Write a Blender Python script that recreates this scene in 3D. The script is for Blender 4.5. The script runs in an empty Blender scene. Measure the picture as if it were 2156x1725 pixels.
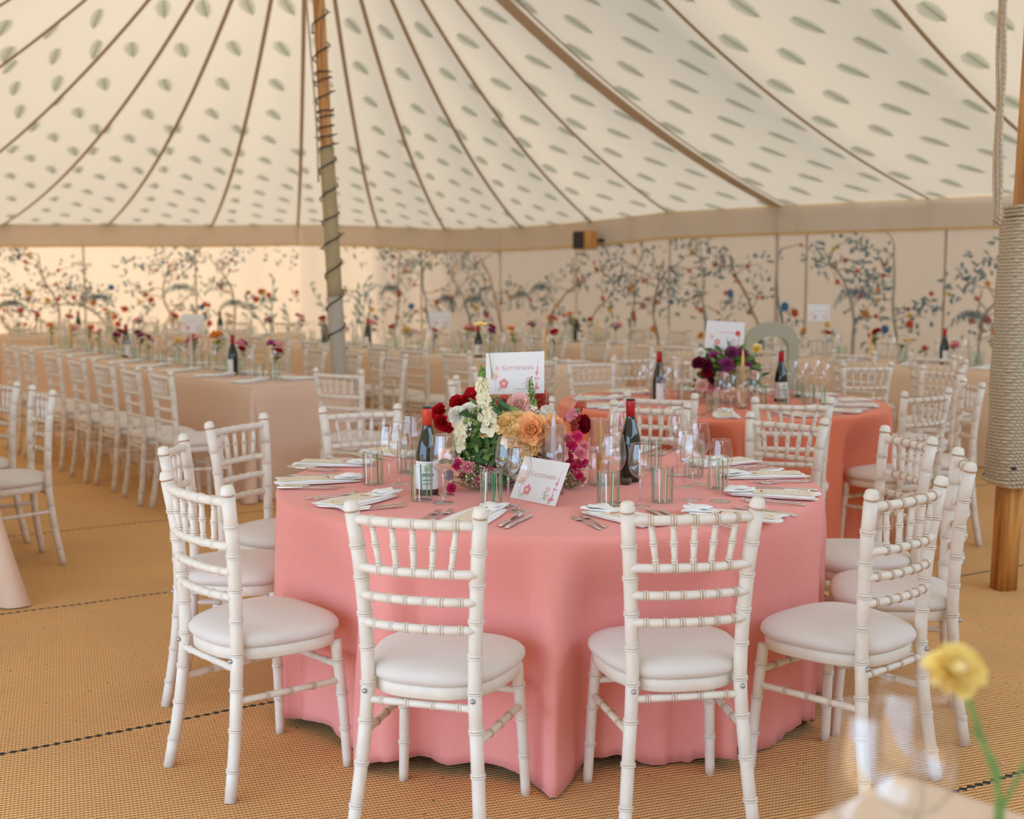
import bpy, bmesh, math, random
from mathutils import Vector, Matrix
sin, cos, pi, sqrt, atan2 = math.sin, math.cos, math.pi, math.sqrt, math.atan2
C = bpy.context.scene.collection
sc = bpy.context.scene

# ------------------------------------------------------------------ camera
F, CX, CY, H, YH = 2600.0, 1078.0, 862.5, 1.5, 582.0
PITCH = math.atan((CY - YH) / F)
cam = bpy.data.cameras.new('camera')
cam.sensor_fit = 'HORIZONTAL'; cam.sensor_width = 36; cam.lens = 36 * F / 2156
cam.dof.use_dof = True; cam.dof.focus_distance = 3.9; cam.dof.aperture_fstop = 2.6
cam.clip_start = 0.05; cam.clip_end = 200
co = bpy.data.objects.new('camera', cam); C.objects.link(co)
co.location = (0, 0, H); co.rotation_euler = (pi / 2 - PITCH, 0, 0)
sc.camera = co

# ------------------------------------------------------------------ world, sun, exposure
w = bpy.data.worlds.new('world'); sc.world = w; w.use_nodes = True
wn = w.node_tree.nodes; wn.clear()
bg = wn.new('ShaderNodeBackground'); bg.inputs[0].default_value = (0.52, 0.71, 0.97, 1); bg.inputs[1].default_value = 3.2
wo = wn.new('ShaderNodeOutputWorld'); w.node_tree.links.new(bg.outputs[0], wo.inputs[0])
sl = bpy.data.lights.new('sun', 'SUN'); sl.energy = 13.0; sl.angle = 0.06; sl.color = (1, 0.93, 0.82)
so = bpy.data.objects.new('sun', sl); C.objects.link(so)
so.rotation_euler = Vector((-0.70, 0.66, 0.38)).to_track_quat('Z', 'Y').to_euler()
sc.view_settings.view_transform = 'Standard'; sc.view_settings.look = 'None'
sc.view_settings.gamma = 1; sc.view_settings.use_curve_mapping = False
sc.view_settings.exposure = 0.70
cy = sc.cycles
cy.use_denoising = True; cy.max_bounces = 10; cy.diffuse_bounces = 6; cy.glossy_bounces = 3
cy.transmission_bounces = 8; cy.transparent_max_bounces = 24
cy.caustics_reflective = False; cy.caustics_refractive = False
cy.sample_clamp_indirect = 6

# ------------------------------------------------------------------ helpers
def at(px, py, z=None, y=None):
    """a point of the place from its sight line and its height (z) or distance (y)"""
    dx = (px - CX) / F; dy = -(py - CY) / F
    d = Vector((dx, cos(PITCH) + dy * sin(PITCH), -sin(PITCH) + dy * cos(PITCH)))
    t = (z - H) / d.z if z is not None else y / d.y
    return Vector((0, 0, H)) + d * t

def link(name, bm, mats, parent=None, smooth=True):
    me = bpy.data.meshes.new(name)
    if smooth:
        for f in bm.faces: f.smooth = True
    bm.to_mesh(me); bm.free()
    for m in (mats if isinstance(mats, (list, tuple)) else [mats]): me.materials.append(m)
    o = bpy.data.objects.new(name, me); C.objects.link(o)
    if parent: o.parent = parent
    return o

def tag(o, label, cat, group=None):
    o['label'] = label; o['category'] = cat
    if group: o['group'] = group
    return o

def thing(name, label=None, cat=None, loc=(0, 0, 0), rz=0, group=None):
    o = bpy.data.objects.new(name, None); C.objects.link(o); o.empty_display_size = 0.05
    o.location = loc; o.rotation_euler = (0, 0, rz)
    if label: tag(o, label, cat, group)
    return o

def struct(o): o['kind'] = 'structure'; return o

KIDS = {}
def dup(root, label=None, loc=None, rz=None, group=None, cat=None, scale=None):
    r = root.copy(); C.objects.link(r)
    if loc is not None: r.location = loc
    if rz is not None: r.rotation_euler = (0, 0, rz)
    if scale is not None: r.scale = (scale,) * 3
    if label: r['label'] = label
    if cat: r['category'] = cat
    if group: r['group'] = group
    elif 'group' in r.keys() : del r['group']
    for ch in list(root.children):
        c = ch.copy(); C.objects.link(c); c.parent = r
        for g in ch.children:
            d = g.copy(); C.objects.link(d); d.parent = c
    return r

USED = set()
def place(proto, label, loc, rz=0, group=None, scale=None):
    """the first call moves the prototype itself, later calls copy it with its parts"""
    if proto.name in USED: return dup(proto, label, loc, rz, group, scale=scale)
    USED.add(proto.name)
    proto.location = loc; proto.rotation_euler = (0, 0, rz); proto['label'] = label
    if scale: proto.scale = (scale,) * 3
    if group: proto['group'] = group
    return proto

def rel(o, loc, rz):
    o.location = loc; o.rotation_euler = (0, 0, rz)

def tube(bm, pts, radii, seg=10, mats=None, cap=True):
    pts = [Vector(p) for p in pts]; n = len(pts)
    if not isinstance(radii, (list, tuple)): radii = [radii] * n
    rings = []; prev = None
    for i, p in enumerate(pts):
        t = (pts[min(i + 1, n - 1)] - pts[max(i - 1, 0)])
        if t.length < 1e-9: t = Vector((0, 0, 1))
        t.normalize()
        if prev is None:
            a = Vector((1, 0, 0)) if abs(t.x) < .9 else Vector((0, 1, 0))
            u = t.cross(a).normalized()
        else:
            u = (prev - t * prev.dot(t)).normalized()
        prev = u; v = t.cross(u)
        rings.append([bm.verts.new(p + (u * cos(2 * pi * k / seg) + v * sin(2 * pi * k / seg)) * radii[i]) for k in range(seg)])
    for i in range(n - 1):
        for k in range(seg):
            f = bm.faces.new((rings[i][k], rings[i][(k + 1) % seg], rings[i + 1][(k + 1) % seg], rings[i + 1][k]))
            if mats: f.material_index = mats[i]
    if cap:
        bm.faces.new(rings[0][::-1]); bm.faces.new(rings[-1])

def lathe(bm, prof, seg=24, mats=None, center=(0, 0, 0), cap=True):
    c = Vector(center); rings = []
    for r, z in prof:
        rings.append([bm.verts.new(c + Vector((r * cos(2 * pi * k / seg), r * sin(2 * pi * k / seg), z))) for k in range(seg)])
    for i in range(len(prof) - 1):
        for k in range(seg):
            f = bm.faces.new((rings[i][k], rings[i][(k + 1) % seg], rings[i + 1][(k + 1) % seg], rings[i + 1][k]))
            if mats: f.material_index = mats[i] if not callable(mats) else mats(i, k)
    if cap:
        if prof[0][0] > 1e-5: bm.faces.new(rings[0][::-1])
        if prof[-1][0] > 1e-5: bm.faces.new(rings[-1])

def box(bm, lo, hi, M=None, mat=0):
    vs = []
    for z in (lo[2], hi[2]):
        for x, y in ((lo[0], lo[1]), (hi[0], lo[1]), (hi[0], hi[1]), (lo[0], hi[1])):
            p = Vector((x, y, z)); vs.append(bm.verts.new(M @ p if M else p))
    for q in ((3, 2, 1, 0), (4, 5, 6, 7), (0, 1, 5, 4), (1, 2, 6, 5), (2, 3, 7, 6), (3, 0, 4, 7)):
        f = bm.faces.new([vs[k] for k in q]); f.material_index = mat

def blob(bm, c, r, sub=1, sc3=(1, 1, 1), mat=0):
    res = bmesh.ops.create_icosphere(bm, subdivisions=sub, radius=1)
    for v in res['verts']: v.co = Vector((v.co.x * r * sc3[0], v.co.y * r * sc3[1], v.co.z * r * sc3[2])) + Vector(c)
    for f in set(f for v in res['verts'] for f in v.link_faces): f.material_index = mat

# ------------------------------------------------------------------ materials
def nodes(name):
    m = bpy.data.materials.new(name); m.use_nodes = True
    nt = m.node_tree; nt.nodes.clear()
    o = nt.nodes.new('ShaderNodeOutputMaterial')
    return m, nt, o

def pr(name, col, rough=0.6, metal=0.0, var=0.0, vscale=20, bump=0.0, bscale=200, sheen=0, coat=0, spec=0.5, sub=0.0):
    m, nt, o = nodes(name)
    b = nt.nodes.new('ShaderNodeBsdfPrincipled'); nt.links.new(b.outputs[0], o.inputs[0])
    b.inputs['Base Color'].default_value = (*col, 1); b.inputs['Roughness'].default_value = rough
    b.inputs['Metallic'].default_value = metal; b.inputs['Sheen Weight'].default_value = sheen
    b.inputs['Coat Weight'].default_value = coat; b.inputs['Specular IOR Level'].default_value = spec
    if var or bump:
        tc = nt.nodes.new('ShaderNodeTexCoord')
    if var:
        n = nt.nodes.new('ShaderNodeTexNoise'); n.inputs['Scale'].default_value = vscale; n.inputs['Detail'].default_value = 4
        nt.links.new(tc.outputs['Object'], n.inputs['Vector'])
        r = nt.nodes.new('ShaderNodeMix'); r.data_type = 'RGBA'
        r.inputs[6].default_value = (*[max(0, c * (1 - var)) for c in col], 1)
        r.inputs[7].default_value = (*[min(1, c * (1 + var)) for c in col], 1)
        nt.links.new(n.outputs[0], r.inputs[0]); nt.links.new(r.outputs[2], b.inputs['Base Color'])
    if bump:
        n2 = nt.nodes.new('ShaderNodeTexNoise'); n2.inputs['Scale'].default_value = bscale
        nt.links.new(tc.outputs['Object'], n2.inputs['Vector'])
        bp = nt.nodes.new('ShaderNodeBump'); bp.inputs['Strength'].default_value = bump; bp.inputs['Distance'].default_value = 0.002
        nt.links.new(n2.outputs[0], bp.inputs['Height']); nt.links.new(bp.outputs[0], b.inputs['Normal'])
    return m

def canvas(name, col, trans=0.5, tcol=None):
    m, nt, o = nodes(name)
    d = nt.nodes.new('ShaderNodeBsdfDiffuse'); t = nt.nodes.new('ShaderNodeBsdfTranslucent'); x = nt.nodes.new('ShaderNodeMixShader')
    d.inputs[0].default_value = (*col, 1); t.inputs[0].default_value = (*(tcol or col), 1); x.inputs[0].default_value = trans
    nt.links.new(d.outputs[0], x.inputs[1]); nt.links.new(t.outputs[0], x.inputs[2]); nt.links.new(x.outputs[0], o.inputs[0])
    return m

def thin_glass(name, tint=(0.97, 0.985, 0.98), ior=1.5, extra=0.0):
    m, nt, o = nodes(name)
    g = nt.nodes.new('ShaderNodeBsdfGlossy'); g.inputs['Roughness'].default_value = 0.02; g.inputs[0].default_value = (1, 1, 1, 1)
    t = nt.nodes.new('ShaderNodeBsdfTransparent'); t.inputs[0].default_value = (*tint, 1)
    f = nt.nodes.new('ShaderNodeLayerWeight'); f.inputs[0].default_value = 0.5
    p_ = nt.nodes.new('ShaderNodeMath'); p_.operation = 'POWER'; p_.inputs[1].default_value = 3.2; nt.links.new(f.outputs[1], p_.inputs[0])
    a = nt.nodes.new('ShaderNodeMath'); a.operation = 'MULTIPLY_ADD'; a.inputs[1].default_value = 0.65; a.inputs[2].default_value = 0.095 + extra; a.use_clamp = True
    x = nt.nodes.new('ShaderNodeMixShader')
    e_ = nt.nodes.new('ShaderNodeMath'); e_.operation = 'POWER'; e_.inputs[1].default_value = 5; nt.links.new(f.outputs[1], e_.inputs[0])
    tm = nt.nodes.new('ShaderNodeMix'); tm.data_type = 'RGBA'; tm.inputs[6].default_value = (*tint, 1); tm.inputs[7].default_value = (0.42, 0.43, 0.43, 1)
    nt.links.new(e_.outputs[0], tm.inputs[0]); nt.links.new(tm.outputs[2], t.inputs[0])
    nt.links.new(p_.outputs[0], a.inputs[0]); nt.links.new(a.outputs[0], x.inputs[0])
    nt.links.new(t.outputs[0], x.inputs[1]); nt.links.new(g.outputs[0], x.inputs[2]); nt.links.new(x.outputs[0], o.inputs[0])
    return m

def cloth(name, col, var=0.05, sheen=0.15, weave=700):
    """woven linen: fine diagonal weave in bump and a little colour"""
    m, nt, o = nodes(name)
    b = nt.nodes.new('ShaderNodeBsdfPrincipled'); nt.links.new(b.outputs[0], o.inputs[0])
    b.inputs['Roughness'].default_value = 0.85; b.inputs['Sheen Weight'].default_value = sheen; b.inputs['Specular IOR Level'].default_value = 0.2
    tc = nt.nodes.new('ShaderNodeTexCoord')
    mp = nt.nodes.new('ShaderNodeMapping'); mp.inputs['Rotation'].default_value = (0.6, 0.5, 0.7)
    nt.links.new(tc.outputs['Object'], mp.inputs[0])
    n = nt.nodes.new('ShaderNodeTexWave'); n.inputs['Scale'].default_value = weave / 6; n.inputs['Distortion'].default_value = 1.2
    nt.links.new(mp.outputs[0], n.inputs['Vector'])
    n1 = nt.nodes.new('ShaderNodeTexNoise'); n1.inputs['Scale'].default_value = 90; n1.inputs['Detail'].default_value = 5
    nt.links.new(tc.outputs['Object'], n1.inputs['Vector'])
    ad = nt.nodes.new('ShaderNodeMath'); ad.operation = 'ADD'; nt.links.new(n.outputs[1], ad.inputs[0]); nt.links.new(n1.outputs[0], ad.inputs[1])
    hf = nt.nodes.new('ShaderNodeMath'); hf.operation = 'MULTIPLY'; hf.inputs[1].default_value = 0.5; nt.links.new(ad.outputs[0], hf.inputs[0])
    r = nt.nodes.new('ShaderNodeMix'); r.data_type = 'RGBA'
    r.inputs[6].default_value = (*[c * (1 - var) for c in col], 1); r.inputs[7].default_value = (*[min(1, c * (1 + var)) for c in col], 1)
    nt.links.new(hf.outputs[0], r.inputs[0]); nt.links.new(r.outputs[2], b.inputs['Base Color'])
    bp = nt.nodes.new('ShaderNodeBump'); bp.inputs['Strength'].default_value = 0.25; bp.inputs['Distance'].default_value = 0.001
    nt.links.new(n.outputs[1], bp.inputs['Height']); nt.links.new(bp.outputs[0], b.inputs['Normal'])
    return m

M = {}
M['canvas'] = canvas('cream canvas', (0.54, 0.46, 0.35), 0.5, (0.208, 0.163, 0.112))
M['tape'] = canvas('tan seam tape', (0.50, 0.39, 0.26), 0.4, (0.30, 0.22, 0.13))
M['hip'] = canvas('hip webbing', (0.66, 0.53, 0.38), 0.45, (0.30, 0.22, 0.14))
M['leaf_print'] = canvas('green fern print', (0.20, 0.27, 0.17), 0.5, (0.30, 0.40, 0.25))
M['wallcloth'] = canvas('printed wall lining', (0.70, 0.56, 0.41), 0.5, (0.200, 0.153, 0.105))
M['valance'] = canvas('valance canvas', (0.86, 0.76, 0.61), 0.4, (0.42, 0.32, 0.22))
M['braid'] = canvas('gold braid', (0.66, 0.47, 0.22), 0.3)
for k, c in dict(p_blue=(0.24, 0.32, 0.36), p_teal=(0.22, 0.33, 0.30), p_grey=(0.42, 0.41, 0.34), p_trunk=(0.44, 0.35, 0.28), p_red=(0.62, 0.13, 0.07),
                 p_orange=(0.75, 0.38, 0.12), p_yellow=(0.8, 0.58, 0.15), p_brightblue=(0.06, 0.22, 0.45)).items():
    M[k] = canvas(k.replace('p_', 'printed '), c, 0.45)
M['lime'] = pr('limewashed wood', (0.765, 0.71, 0.615), 0.45, var=0.10, vscale=28, spec=0.4)
M['groove'] = pr('worn limewash groove', (0.47, 0.31, 0.19), 0.55)
M['pad'] = pr('ivory seat fabric', (0.70, 0.645, 0.585), 0.8, var=0.05, vscale=14, bump=0.3, bscale=500, sheen=0.3)
M['steel'] = pr('steel', (0.72, 0.71, 0.69), 0.22, 1.0)
M['bolt'] = pr('grey bolt', (0.45, 0.46, 0.48), 0.35, 0.8)
M['pink'] = cloth('dusky pink linen', (0.86, 0.335, 0.295), 0.06)
M['coral'] = cloth('coral linen', (0.80, 0.225, 0.125), 0.06)
M['lilac'] = cloth('pale lilac linen', (0.71, 0.51, 0.37), 0.04)
M['blush'] = cloth('pale blush linen', (0.78, 0.58, 0.40), 0.04)
M['napkin'] = pr('white napkin linen', (0.90, 0.89, 0.87), 0.8, bump=0.3, bscale=300, sheen=0.2)
M['paper'] = pr('cream menu paper', (0.84, 0.78, 0.65), 0.7)
M['ink_tan'] = pr('tan ink', (0.66, 0.42, 0.22), 0.7)
M['ink_red'] = pr('rust red ink', (0.50, 0.07, 0.05), 0.7)
M['ink_pink'] = pr('pink watercolour', (0.74, 0.26, 0.32), 0.7)
M['ink_pale'] = pr('pale pink watercolour', (0.80, 0.52, 0.52), 0.7)
M['ink_green'] = pr('soft green watercolour', (0.42, 0.52, 0.38), 0.7)
M['ink_yellow'] = pr('soft yellow watercolour', (0.86, 0.66, 0.35), 0.7)
M['ink_grey'] = pr('grey ink', (0.25, 0.27, 0.27), 0.7)
M['card'] = pr('white card', (0.80, 0.80, 0.78), 0.6)
M['glass'] = thin_glass('clear glass', (0.985, 0.985, 0.98))
M['glass_stem'] = thin_glass('clear glass stem', (0.93, 0.94, 0.94), 1.5, 0.14)
M['glass2'] = thin_glass('clear tumbler glass', (0.97, 0.985, 0.975), 1.5, -0.075)
M['stripe_g'] = pr('green glass stripe', (0.06, 0.36, 0.17), 0.2)
M['stripe_l'] = pr('lime glass stripe', (0.52, 0.62, 0.32), 0.2)
M['stripe_w'] = pr('white glass stripe', (0.80, 0.82, 0.82), 0.2)
M['acrylic'] = thin_glass('clear acrylic', (0.93, 0.93, 0.91), 1.45, 0.03)
M['bottle'] = pr('dark green bottle glass', (0.008, 0.018, 0.012), 0.06, coat=0.6)
M['foil'] = pr('red foil', (0.62, 0.055, 0.025), 0.35)
M['foil_dark'] = pr('crimson foil', (0.45, 0.015, 0.02), 0.35)
M['foil_top'] = pr('black foil disc', (0.02, 0.02, 0.02), 0.4)
M['label'] = pr('white bottle label', (0.82, 0.82, 0.80), 0.6)
M['c_lilac'] = pr('lilac wax', (0.68, 0.58, 0.60), 0.45)
M['c_yellow'] = pr('ochre yellow wax', (0.85, 0.50, 0.13), 0.45)
M['c_pink'] = pr('pale pink wax', (0.82, 0.66, 0.60), 0.45)
M['c_blue'] = pr('pale blue wax', (0.48, 0.58, 0.62), 0.45)
M['wick'] = pr('wick', (0.85, 0.82, 0.75), 0.8)
FC = dict(peach=(1.0, 0.60, 0.28), yellow=(0.97, 0.75, 0.36), blush=(0.96, 0.68, 0.62), white=(0.95, 0.93, 0.84), red=(0.50, 0.012, 0.018),
          hotpink=(0.88, 0.07, 0.27), pinkish=(0.94, 0.42, 0.50), crimson=(0.32, 0.008, 0.02), cream=(0.92, 0.88, 0.66), salmon=(0.78, 0.20, 0.15),
          magenta=(0.40, 0.08, 0.24), lilac=(0.62, 0.50, 0.60), lemon=(0.98, 0.80, 0.30), orange=(0.90, 0.33, 0.07), plum=(0.16, 0.015, 0.04))
for k, c in FC.items():
    m, nt, o = nodes(k + ' petals')
    d = nt.nodes.new('ShaderNodeBsdfDiffuse'); t = nt.nodes.new('ShaderNodeBsdfTranslucent'); x = nt.nodes.new('ShaderNodeMixShader')
    d.inputs[0].default_value = (*c, 1); t.inputs[0].default_value = (*c, 1); x.inputs[0].default_value = 0.15
    nt.links.new(d.outputs[0], x.inputs[1]); nt.links.new(t.outputs[0], x.inputs[2]); nt.links.new(x.outputs[0], o.inputs[0])
    M['f_' + k] = m
M['leaf'] = pr('dark green leaf', (0.045, 0.12, 0.025), 0.5, var=0.3, vscale=30)
M['leaf2'] = pr('fresh green leaf', (0.16, 0.28, 0.06), 0.5, var=0.3, vscale=30)
M['leaf3'] = pr('grey green grass', (0.30, 0.36, 0.22), 0.6)
M['seed'] = pr('dark flower centre', (0.05, 0.03, 0.02), 0.8)
M['wood'] = None
M['rope'] = pr('manila rope', (0.60, 0.51, 0.36), 0.85, var=0.15, vscale=60)
M['cable'] = pr('black light cable', (0.03, 0.03, 0.025), 0.5)
M['sleeve'] = pr('khaki canvas sleeve', (0.40, 0.32, 0.17), 0.85, var=0.12, vscale=8)
M['sleeve2'] = pr('grey canvas wrap', (0.44, 0.40, 0.32), 0.85)
M['speaker'] = pr('black speaker cloth', (0.02, 0.02, 0.02), 0.7)
M['sage'] = pr('sage green upholstery', (0.40, 0.40, 0.29), 0.8)
M['pepper'] = pr('peppercorns', (0.10, 0.06, 0.03), 0.8, var=0.5, vscale=400)
M['tabletop'] = pr('bare plywood', (0.35, 0.24, 0.14), 0.7)

def wood_mat():
    m, nt, o = nodes('orange pine')
    b = nt.nodes.new('ShaderNodeBsdfPrincipled'); nt.links.new(b.outputs[0], o.inputs[0]); b.inputs['Roughness'].default_value = 0.4
    tc = nt.nodes.new('ShaderNodeTexCoord'); mp = nt.nodes.new('ShaderNodeMapping'); mp.inputs['Scale'].default_value = (14, 14, 0.9)
    nt.links.new(tc.outputs['Object'], mp.inputs[0])
    n = nt.nodes.new('ShaderNodeTexNoise'); n.inputs['Scale'].default_value = 1.6; n.inputs['Detail'].default_value = 7; n.inputs['Distortion'].default_value = 1.2
    nt.links.new(mp.outputs[0], n.inputs['Vector'])
    cr = nt.nodes.new('ShaderNodeValToRGB')
    cr.color_ramp.elements[0].position = 0.3; cr.color_ramp.elements[0].color = (0.30, 0.11, 0.022, 1)
    cr.color_ramp.elements[1].position = 0.65; cr.color_ramp.elements[1].color = (0.70, 0.36, 0.10, 1)
    nt.links.new(n.outputs[0], cr.inputs[0]); nt.links.new(cr.outputs[0], b.inputs['Base Color'])
    return m
M['wood'] = wood_mat()

def floor_mat():
    """coir matting: coarse woven cords, laid in strips laced together with dark cord"""
    m, nt, o = nodes('woven coir matting')
    N = nt.nodes.new; L = nt.links.new
    b = N('ShaderNodeBsdfPrincipled'); L(b.outputs[0], o.inputs[0]); b.inputs['Roughness'].default_value = 0.9; b.inputs['Specular IOR Level'].default_value = 0.15
    geo = N('ShaderNodeNewGeometry'); sx = N('ShaderNodeSeparateXYZ'); L(geo.outputs['Position'], sx.inputs[0])
    def math_(op, a, b_=None, c=None):
        n = N('ShaderNodeMath'); n.operation = op
        for i, v in enumerate((a, b_, c)):
            if v is None: continue
            if isinstance(v, (int, float)): n.inputs[i].default_value = v
            else: L(v, n.inputs[i])
        return n.outputs[0]
    wob = N('ShaderNodeTexNoise'); wob.inputs['Scale'].default_value = 1.1; L(geo.outputs['Position'], wob.inputs['Vector'])
    wb = math_('MULTIPLY_ADD', wob.outputs[0], 0.10, -0.05)
    a_ = 0.5145; b__ = 0.8575
    wv = math_('ADD', math_('SUBTRACT', math_('MULTIPLY', sx.outputs[1], b__), math_('MULTIPLY', sx.outputs[0], a_)), wb)   # across the strips
    ul = math_('ADD', math_('MULTIPLY', sx.outputs[0], b__), math_('MULTIPLY', sx.outputs[1], a_))                          # along them
    # lacing
    ph = math_('FRACT', math_('DIVIDE', math_('SUBTRACT', wv, 2.315 - 0.8705), 1.741))
    dist = math_('MULTIPLY', math_('ABSOLUTE', math_('SUBTRACT', ph, 0.5)), 1.741)
    zig = math_('MULTIPLY', math_('SINE', math_('MULTIPLY', ul, 190.0)), 0.005)
    seam = math_('LESS_THAN', math_('ABSOLUTE', math_('ADD', dist, zig)), 0.0075)
    # weave
    th = math.radians(20)
    u2 = math_('ADD', math_('MULTIPLY', sx.outputs[0], cos(th)), math_('MULTIPLY', sx.outputs[1], sin(th)))
    v2 = math_('SUBTRACT', math_('MULTIPLY', sx.outputs[1], cos(th)), math_('MULTIPLY', sx.outputs[0], sin(th)))
    nz = N('ShaderNodeTexNoise'); nz.inputs['Scale'].default_value = 30; nz.inputs['Detail'].default_value = 3; L(geo.outputs['Position'], nz.inputs['Vector'])
    nn = math_('MULTIPLY', nz.outputs[0], 3.0)
    r1 = math_('SINE', math_('ADD', math_('MULTIPLY', v2, 2 * pi / 0.0165), nn))
    r2 = math_('SINE', math_('ADD', math_('MULTIPLY', u2, 2 * pi / 0.011), math_('MULTIPLY', r1, 1.3)))
    hgt = math_('MULTIPLY_ADD', math_('ADD', r1, math_('MULTIPLY', r2, 0.5)), 0.33, 0.5)
    cr = N('ShaderNodeValToRGB')
    cr.color_ramp.elements[0].position = 0.12; cr.color_ramp.elements[0].color = (0.27, 0.115, 0.034, 1)
    cr.color_ramp.elements[1].position = 0.7; cr.color_ramp.elements[1].color = (0.85, 0.52, 0.23, 1)
    L(hgt, cr.inputs[0])
    big = N('ShaderNodeTexNoise'); big.inputs['Scale'].default_value = 1.4; big.inputs['Detail'].default_value = 5; L(geo.outputs['Position'], big.inputs['Vector'])
    hs = N('ShaderNodeHueSaturation'); L(cr.outputs[0], hs.inputs['Color']); L(math_('MULTIPLY_ADD', big.outputs[0], 0.4, 0.82), hs.inputs['Value'])
    # grass poking through
    gn = N('ShaderNodeTexNoise'); gn.inputs['Scale'].default_value = 55; gn.inputs['Detail'].default_value = 2; L(geo.outputs['Position'], gn.inputs['Vector'])
    gm = math_('GREATER_THAN', math_('ADD', gn.outputs[0], math_('MULTIPLY', big.outputs[0], 0.25)), 0.84)
    mg = N('ShaderNodeMix'); mg.data_type = 'RGBA'; L(gm, mg.inputs[0]); L(hs.outputs[0], mg.inputs[6]); mg.inputs[7].default_value = (0.15, 0.19, 0.05, 1)
    ms = N('ShaderNodeMix'); ms.data_type = 'RGBA'; L(seam, ms.inputs[0]); L(mg.outputs[2], ms.inputs[6]); ms.inputs[7].default_value = (0.045, 0.045, 0.04, 1)
    L(ms.outputs[2], b.inputs['Base Color'])
    bp = N('ShaderNodeBump'); bp.inputs['Strength'].default_value = 0.5; bp.inputs['Distance'].default_value = 0.004; L(hgt, bp.inputs['Height']); L(bp.outputs[0], b.inputs['Normal'])
    return m
M['floor'] = floor_mat()

# ------------------------------------------------------------------ tent: floor
AX = Vector((0.73, -0.68, 0)).normalized()      # along the ridge, towards the right-hand pole
NX = Vector((0.68, 0.73, 0)).normalized()       # across the tent, towards the far wall
P1 = Vector((-1.49, 9.4, 5.07)); P2 = Vector((2.47, 5.84, 5.25)); P3 = P2 + AX * 5.3
bm = bmesh.new()
NF = 40
g = [[bm.verts.new((-13 + 26 * i / NF, -3 + 25 * j / NF, 0.012 * sin(i * 1.7) * sin(j * 1.3) - 0.012)) for i in range(NF + 1)] for j in range(NF + 1)]
for j in range(NF):
    for i in range(NF): bm.faces.new((g[j][i], g[j][i + 1], g[j + 1][i + 1], g[j + 1][i]))
for v in bm.verts: v.co.z = 0
struct(link('floor', bm, M['floor']))

# ------------------------------------------------------------------ tent: eaves and roof panels
def eave(px, py, y): return at(px, py, y=y)
Rc = eave(1645, 437, 13.7)
def rwall(t):   # a point of the right-hand eave, t metres past the hip corner
    p = Rc + AX * t; p.z = 2.25 + 0.01 * min(t, 3); return p
E_right = [rwall(t) for t in (9.6, 8.0, 6.4, 4.9, 3.3, 1.72)]
E_arc = [Rc, eave(1413, 450, 14.8), eave(1250, 470, 15.7), eave(1100, 482, 16.8), eave(939, 486, 17.9), eave(796, 478, 18.5), eave(627, 475, 18.6),
         eave(444, 477, 18.3), eave(224, 475, 17.8), eave(0, 475, 17.2), eave(-260, 478, 16.2), Vector((-8.9, 14.0, 2.2)), Vector((-9.9, 12.3, 2.2)),
         Vector((-10.2, 10.4, 2.2)), Vector((-9.7, 8.5, 2.2)), Vector((-8.5, 6.9, 2.2))]
nearc = Vector((P1.x, P1.y, 2.25)) - NX * 7.3
E_near = [nearc] + [Vector((nearc.x, nearc.y, 2.25)) + AX * t for t in (1.6, 3.2, 4.8, 6.4, 8.0, 9.6)]
def ridge(f):
    if f <= 1:
        p = P1.lerp(P2, f); p.z -= 0.45 * 4 * f * (1 - f)
    else:
        g_ = f - 1; p = P2.lerp(P3, g_); p.z -= 0.45 * 4 * g_ * (1 - g_)
    return p
ST = []
for k, e in enumerate(E_right): ST.append((ridge(1.85 - 0.31 * k), e))
for e in E_arc: ST.append((P1.copy(), e))
for k, e in enumerate(E_near): ST.append((ridge(0.0 if k == 0 else 0.31 * k), e))
def panel(k, u, v):
    """surface point of roof panel k: u across, v from the top (0) to the eave (1)"""
    T = ST[k][0].lerp(ST[k + 1][0], u); E = ST[k][1].lerp(ST[k + 1][1], u)
    p = T.lerp(E, v); ch = (T - E).length
    p.z -= 0.062 * ch * 4 * v * (1 - v) * (1 - 0.25 * v)
    wd = (ST[k][0].lerp(ST[k][1], v) - ST[k + 1][0].lerp(ST[k + 1][1], v)).length
    p.z += 0.045 * wd * sin(pi * u) * sin(pi * min(1, v * 1.02))
    return p
def psurf(k, u, v, off):
    p = panel(k, u, v)
    a = panel(k, min(u + .02, 1), v) - panel(k, max(u - .02, 0), v); b_ = panel(k, u, min(v + .01, 1)) - panel(k, u, max(v - .01, 0))
    n = a.cross(b_)
    if n.length < 1e-9: return p
    n.normalize()
    if n.z > 0: n = -n
    return p + n * off
random.seed(5)
bm = bmesh.new(); NU, NV = 6, 22
for k in range(len(ST) - 1):
    g = [[bm.verts.new(panel(k, i / NU, 0.004 + 0.996 * j / NV)) for i in range(NU + 1)] for j in range(NV + 1)]
    for j in range(NV):
        for i in range(NU): bm.faces.new((g[j][i], g[j + 1][i], g[j + 1][i + 1], g[j][i + 1]))
bmesh.ops.remove_doubles(bm, verts=bm.verts, dist=0.0005)
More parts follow.
